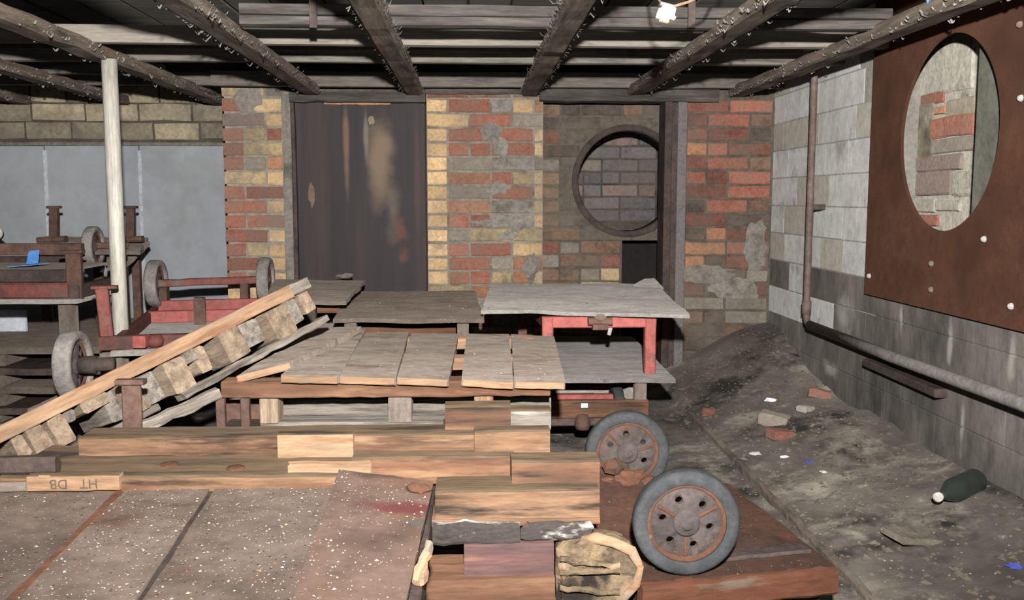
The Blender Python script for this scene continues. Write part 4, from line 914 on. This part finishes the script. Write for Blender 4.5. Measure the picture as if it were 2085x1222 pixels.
bar(ru, 'leg', q(.05, .06, .44), q(.035, .06, .672), .035, .045, M_redd, up=rdir, bev=.004); bar(ru, 'leg_cap', q(.0, .06, .672), q(.09, .06, .672), .04, .012, M_redd)
rail(.32, .70, .32, .74, .43, .56, .05, M_rust, 'upright')
hbp = at(316, 693, 3.52); obj('hub', lathe_mesh([(.028, -.02), (.032, 0), (.024, .02), (.003, .022)], 14), M_redd, ru, frame(hbp, (0, 0, 1), (1, 0, 0)))
box(ru, 'bracket', at(270, 698, 3.47)+V((0, 0, -.02)), at(296, 690, 3.47)+V((0, .05, .01)), M_redp)
w1, w2 = at(318, 577, 4.55), at(541, 570, 4.70)
bar(ru, 'axle', w1, w2, .05, .035, M_redd, nx=10, jit=.002, bev=.006)
for w_, sc_ in ((w1, .98), (w2, .98)): wheel_parts(ru, w_, (1, .03, 0), M_tyrew, .3, sc_, False)
for r_ in (.12, .5): bar(ru, 'axle_bracket', q(r_, 1.12, .5), q(r_, 1.13, .585), .05, .04, M_rust, up=(1, 0, 0))
# what it stands on: dark flat trolley with a wheel
ds = []
for k, (z1, xr, yn, txt) in enumerate(((.335, -1.68, 4.24, 'topmost dark board of the low stack at the left edge under the red trolley'), (.245, -1.66, 4.20, 'second dark board from the top of the low left stack'), (.155, -1.70, 4.22, 'third dark board from the top of the low left stack'), (.070, -1.67, 4.18, 'lowest dark board of the low left stack'))):
    b_ = thing('dark_board', txt, 'board', (-2.0, 4.4, z1-.09))
    slab(b_, 'board', [V((-2.7, yn, z1)), V((xr, yn, z1)), V((xr-.12, 5.3, z1)), V((-2.7, 5.3, z1))], .03, M_dustd if k % 2 == 0 else M_rustd, nx=12, ny=10, jit=.002, ragged=.008)
    for xx in (-2.6, -2.15, -1.80): box(b_, 'batten', (xx-.04, yn+.02, z1-.088 if z1 > .08 else 0), (xx+.04, 5.2, z1-.029), M_dustd, bev=.004)
nw = at(150, 742, 3.10)
cr_ = thing('timber_crib', 'dark squared timber block under the pale dusty wheel behind the leaning pallet', 'timber', (nw.x, nw.y, 0))
box(cr_, 'block', (nw.x-.10, 2.98, .30), (nw.x+.14, 3.3, .3365), M_dustd, nx=4, jit=.001); box(cr_, 'upright', (nw.x-.06, 3.02, 0), (nw.x+.10, 3.26, .30), M_dustd)
wt = thing('trolley_wheel', 'pale dusty wheel standing on a dark timber block left of the leaning pallet', 'wheel', (nw.x, nw.y, .337)); wheel_parts(wt, V((nw.x, nw.y, .337+RW_)), (1, .04, .04), M_tyrew, .2, 1.0, False)
obj('axle_stub', lathe_mesh([(.03, .0), (.03, .05), (.022, .055), (.022, .11), (.003, .112)], 14), M_rustd, wt, frame((nw.x+.02, nw.y+.001, .337+RW_), (1, .04, .04), (0, 0, 1)))
# support for the red trolley on the stack
for r_, f_ in ((.06, .1), (.5, .12), (.06, 1.1), (.5, 1.1)): bar(ru, 'bearer', q(r_, f_, .338), q(r_, f_+.07, .338+.0), .05, .001, M_dust) if False else box(ru, 'bearer', q(r_, f_, .0)-V((.04, .04, 0)), q(r_, f_, .420)+V((.04, .04, 0)), M_dust)
tag(box(None, 'white_board', (at(-60, 660, 4.75).x, 4.75, .336), (at(52, 660, 4.75).x, 4.77, at(20, 632, 4.75).z), M_paper), 'bright white sheet standing under the left trolleys', 'sheet')
# ------------------------------------------------------------------ upturned trolleys at the left
ta = thing('flat_trolley', 'brown steel trolley carrying blue paper, in front of the grey wall sheets', 'trolley', (-2.0, 4.1, 0))
xR = at(160, 600, 3.95).x
box(ta, 'deck_board', (-2.6, 3.92, .566), (xR, 4.50, .584), M_dustg, nx=8, jit=.001)
fbox(ta, 'front_rail', -60, 577, 138, 609, 3.95, .04, M_redd, bev=.008); fbox(ta, 'front_rail', -60, 549, 140, 576, 3.99, .04, M_rustd, bev=.005)
box(ta, 'tray', (-2.6, 4.0, .695), (at(150, 550, 4.05).x, 4.42, .706), M_dust, nx=8, jit=.001)
fbox(ta, 'back_rail', -60, 496, 165, 520, 4.44, .04, M_rust, bev=.004); fbox(ta, 'back_rail', -60, 522, 160, 545, 4.42, .03, M_rustd)
box(ta, 'post', (at(135, 550, 3.97).x, 3.96, .584), (at(166, 550, 3.97).x, 3.99, at(150, 512, 3.97).z), M_rust, bev=.004)
bar(ta, 'post_cap', at(122, 514, 3.97), at(170, 512, 3.97), .04, .014, M_rust)
for xx, Y in ((at(140, 650, 4.0).x, 4.0), (-2.5, 4.0), (xR-.06, 4.42), (-2.5, 4.42)): box(ta, 'leg', (xx-.03, Y-.03, .337 if Y > 4.2 else 0), (xx+.03, Y+.03, .566), M_dust)
box(ta, 'side_rail', (xR-.04, 3.95, .584), (xR-.0, 4.42, .64), M_rustd)
bp_ = at(60, 543, 4.12)
bp = thing('blue_paper', 'crumpled bright blue paper lying in the brown trolley', 'paper', (bp_.x, bp_.y, .706))
slab(bp, 'sheet', [V((bp_.x-.06, 4.05, .708)), V((bp_.x+.04, 4.06, .716)), V((bp_.x+.06, 4.18, .722)), V((bp_.x-.03, 4.16, .714))], .002, M_blue, nx=6, ny=6, curl=.02)
slab(bp, 'sheet', [V((bp_.x-.03, 4.16, .716)), V((bp_.x+.03, 4.14, .72)), V((bp_.x+.01, 4.2, .775)), V((bp_.x-.035, 4.2, .77))], .002, M_blue, nx=4, ny=4, curl=.01)
tbk = thing('flat_trolley', 'upturned trolley with two upright steel legs against the grey wall sheets', 'trolley', (-2, 4.8, .5))
slab(tbk, 'deck_board', [at(62, 505, 4.66), at(285, 512, 4.66), at(302, 485, 5.2), at(95, 480, 5.2)], .02, M_dust, nx=10, ny=8, jit=.002, ragged=.01)
slab(tbk, 'broken_board', [at(215, 545, 4.60), at(250, 540, 4.60), at(304, 492, 5.0), at(220, 505, 5.0)], .02, M_dust, nx=6, ny=6, jit=.003, ragged=.008)
for px in (110, 266):
    b0, t0_ = at(px, 486, 4.9), at(px, 424, 4.9)
    bar(tbk, 'leg', b0, t0_, .03, .042, M_rust, up=(1, 0, 0), bev=.003); bar(tbk, 'leg_cap', at(px-13, 422, 4.9), at(px+13, 422, 4.9), .04, .014, M_rust)
    bar(tbk, 'gusset', at(px-32, 489, 4.9), at(px+25, 486, 4.9), .05, .03, M_rust, bev=.01)
wheel_parts(tbk, at(190, 502, 4.66), (1, .02, 0), M_tyrew, 0, .86, False); bar(tbk, 'axle', at(190, 500, 4.67), at(262, 500, 4.72), .03, .03, M_rust)
for px, Y, zl in ((250, 4.68, .337), (278, 5.05, .337), (90, 5.1, .337), (200, 5.1, .337)): p = at(px, 540, Y); bar(tbk, 'support_leg', (p.x, Y, zl), (p.x, Y, at(px, 512, Y).z), .04, .04, M_rust, up=(1, 0, 0))
w3 = at(-6, 478, 3.6); 
# small pale roll end at the left edge
tag(obj('pole_end', lathe_mesh([(.004, -.03), (.030, -.028), (.032, .05), (.004, .052)], 20), M_litter, None, frame(at(-8, 476, 4.59)+V((0, 0, 0)), (.3, -1, .2), (0, 0, 1))), 'round pale stub end at the left edge above the brown trolley', 'stub')
# ------------------------------------------------------------------ crumbs, rubble and litter
big = []
for c, n in zip(boards, (420, 520, 520, 330)): big += on_quad(c, n, .001)
chips('crumbs', 'pale and reddish crumbs strewn over the gritty front deck', big, (.0010, .0034), M_crumb, None)
sm = []
for c in tops: sm += on_quad(c, 22, .001)
chips('crumbs', 'pale flecks scattered over the boards of the level pallet', sm, (.0015, .0045), M_crumb, None)
chips('crumbs', 'pale flecks scattered over the grey top of the red framed trolley', on_quad(Rc4, 110, .004), (.0015, .0045), M_crumb[:1]+[M_crumb[3]], None)
chips('crumbs', 'pale flecks scattered over the brown deck before the steel door', on_quad(Mc, 45, .003), (.002, .005), M_crumb[:1]+[M_crumb[3]], None)
rb = []
while len(rb) < 2600:
    x_, y_ = R.uniform(.95, 1.58), R.uniform(1.6, 4.8)
    rb.append((x_, y_, fh(x_, y_)-.002))
chips('rubble', 'small stones and grit strewn over the dirt bank along the right wall', rb, (.003, .017), [M_rub], None, flat=.3)
bar_k = [(KX+.01, y_, fh(KX+.03, y_)) for y_ in (1.6, 2.2, 2.8, 3.4, 4.2)]
kb = thing('kerb', 'low worn kerb strip along the edge of the dirt bank', 'kerb', bar_k[0])
for a, b in zip(bar_k, bar_k[1:]): bar(kb, 'kerb_stone', V(a)+V((0, .004, -.022)), V(b)+V((0, -.004, -.022)), .022, .045, M_drk, nx=10, jit=.003, bev=.01)
def gp(px, py):   # point on the ground along a pixel
    z_ = .05
    for _ in range(12): p_ = at_z(px, py, z_); z_ = fh(p_.x, p_.y)
    return V((p_.x, p_.y, z_))
for (px, py, L_, W_, H_, yaw, mt, txt) in ((1592, 770, .085, .07, .035, .2, M_red2, 'orange half brick sticking out of the dirt heap by the corner'), (1668, 808, .10, .07, .04, -.3, M_red, 'reddish broken brick near the damp wall on the dirt bank'), (1446, 764, .05, .04, .04, .5, M_red2, 'small red brick stub in the dirt below the corner brickwork'), (1640, 836, .07, .05, .025, .7, M_lime2, 'pale stone lying on the dirt bank below the broken brick'), (1880, 1098, .20, .11, .02, .15, M_rub, 'flat buff stone slab half sunk in the dirt near the plastic bottle'), (1580, 745, .12, .08, .05, -.5, M_gry, 'grey mortared brick lump leaning on the dirt heap')):
    p_ = gp(px, py)
    tag(obj('broken_brick' if 'brick' in txt else 'stone', bar_mesh(L_, W_, H_, bev=.006, nx=4, jit=.003, ends=.008), mt, None, Matrix.Translation(p_+V((0, 0, H_*.25))) @ Matrix.Rotation(yaw, 4, 'Z') @ Matrix.Rotation(.15, 4, 'Y')), txt, 'brick' if 'brick' in txt else 'stone')
for (px, py, s_, mt, txt, nm) in ((1538, 925, .022, M_litter, 'large pale paper scrap on the dirt bank, left of the blue scrap', 'paper_scrap'), (1598, 911, .016, M_paper, 'small bluish white scrap just above the blue scrap on the dirt', 'paper_scrap'), (1649, 941, .016, M_navy, 'small deep blue wrapper scrap on the dirt bank', 'wrapper_scrap'), (1676, 962, .012, M_litter, 'tiny pale scrap just below the blue wrapper scrap', 'paper_scrap'), (1570, 796, .03, M_paper, 'pale crumpled wrapper below the orange half brick', 'wrapper_scrap'), (2066, 1155, .018, M_navy, 'dark blue scrap by the lower right corner of the dirt bank', 'wrapper_scrap')):
    p_ = gp(px, py); tag(obj(nm, lump_mesh(s_, s_*.7, s_*.3, px*.13, .4, 2, 2.5), mt, None, Matrix.Translation(p_+V((0, 0, s_*.15)))), txt, 'scrap')
pb0 = gp(1912, 1042); pb1 = gp(2003, 985); dv = (pb1-pb0); dv.z *= .4; Lb = .215; r_ = .036
bo = thing('plastic_bottle', 'dark green tinted plastic bottle lying on the dirt against the right wall', 'bottle', pb0)
Mb = frame(pb0+V((0, 0, r_+.010)), dv, (0, 0, 1))
obj('body', lathe_mesh([(.012, .0), (.013, .02), (.024, .045), (.035, .075), (.036, .1), (.0345, .115), (.036, .13), (.036, .2), (.030, .212), (.004, .208)], 28), M_bottle, bo, Mb)
obj('cap', lathe_mesh([(.004, -.016), (.014, -.015), (.014, .0), (.004, .001)], 16), M_litter, bo, Mb)
p = at(1908, 4, 2.75)
tag(slab(None, 'blue_rag', [p+V((-.02, 0, -.012)), p+V((.02, 0, -.010)), p+V((.03, .03, .03)), p+V((-.02, .03, .04))], .002, M_blue, nx=4, ny=4, curl=.02), 'scrap of blue plastic caught on the beam above the rusty plate', 'scrap')
# repeats share a group phrase
GROUPS = {'flat_trolley': 'flat trolleys stacked in the cellar', 'ceiling_joist': 'boards laid across the ceiling beams', 'trolley_wheel': 'loose trolley wheels', 'timber': 'notched timbers stacked in front',
          'dark_board': 'dark boards of the low left stack', 'pallet': 'wooden pallets', 'broken_brick': 'broken bricks on the dirt bank', 'stone': 'stones on the dirt bank', 'paper_scrap': 'litter on the dirt bank',
          'wrapper_scrap': 'litter on the dirt bank', 'lintel': 'lintels along the back wall', 'steel_strap': 'straps on the ceiling boards', 'plank': 'loose planks around the front deck'}
for o in list(sc.objects):
    k = o.name.split('.')[0]
    if o.parent is None and k in GROUPS and 'group' not in o: o['group'] = GROUPS[k]
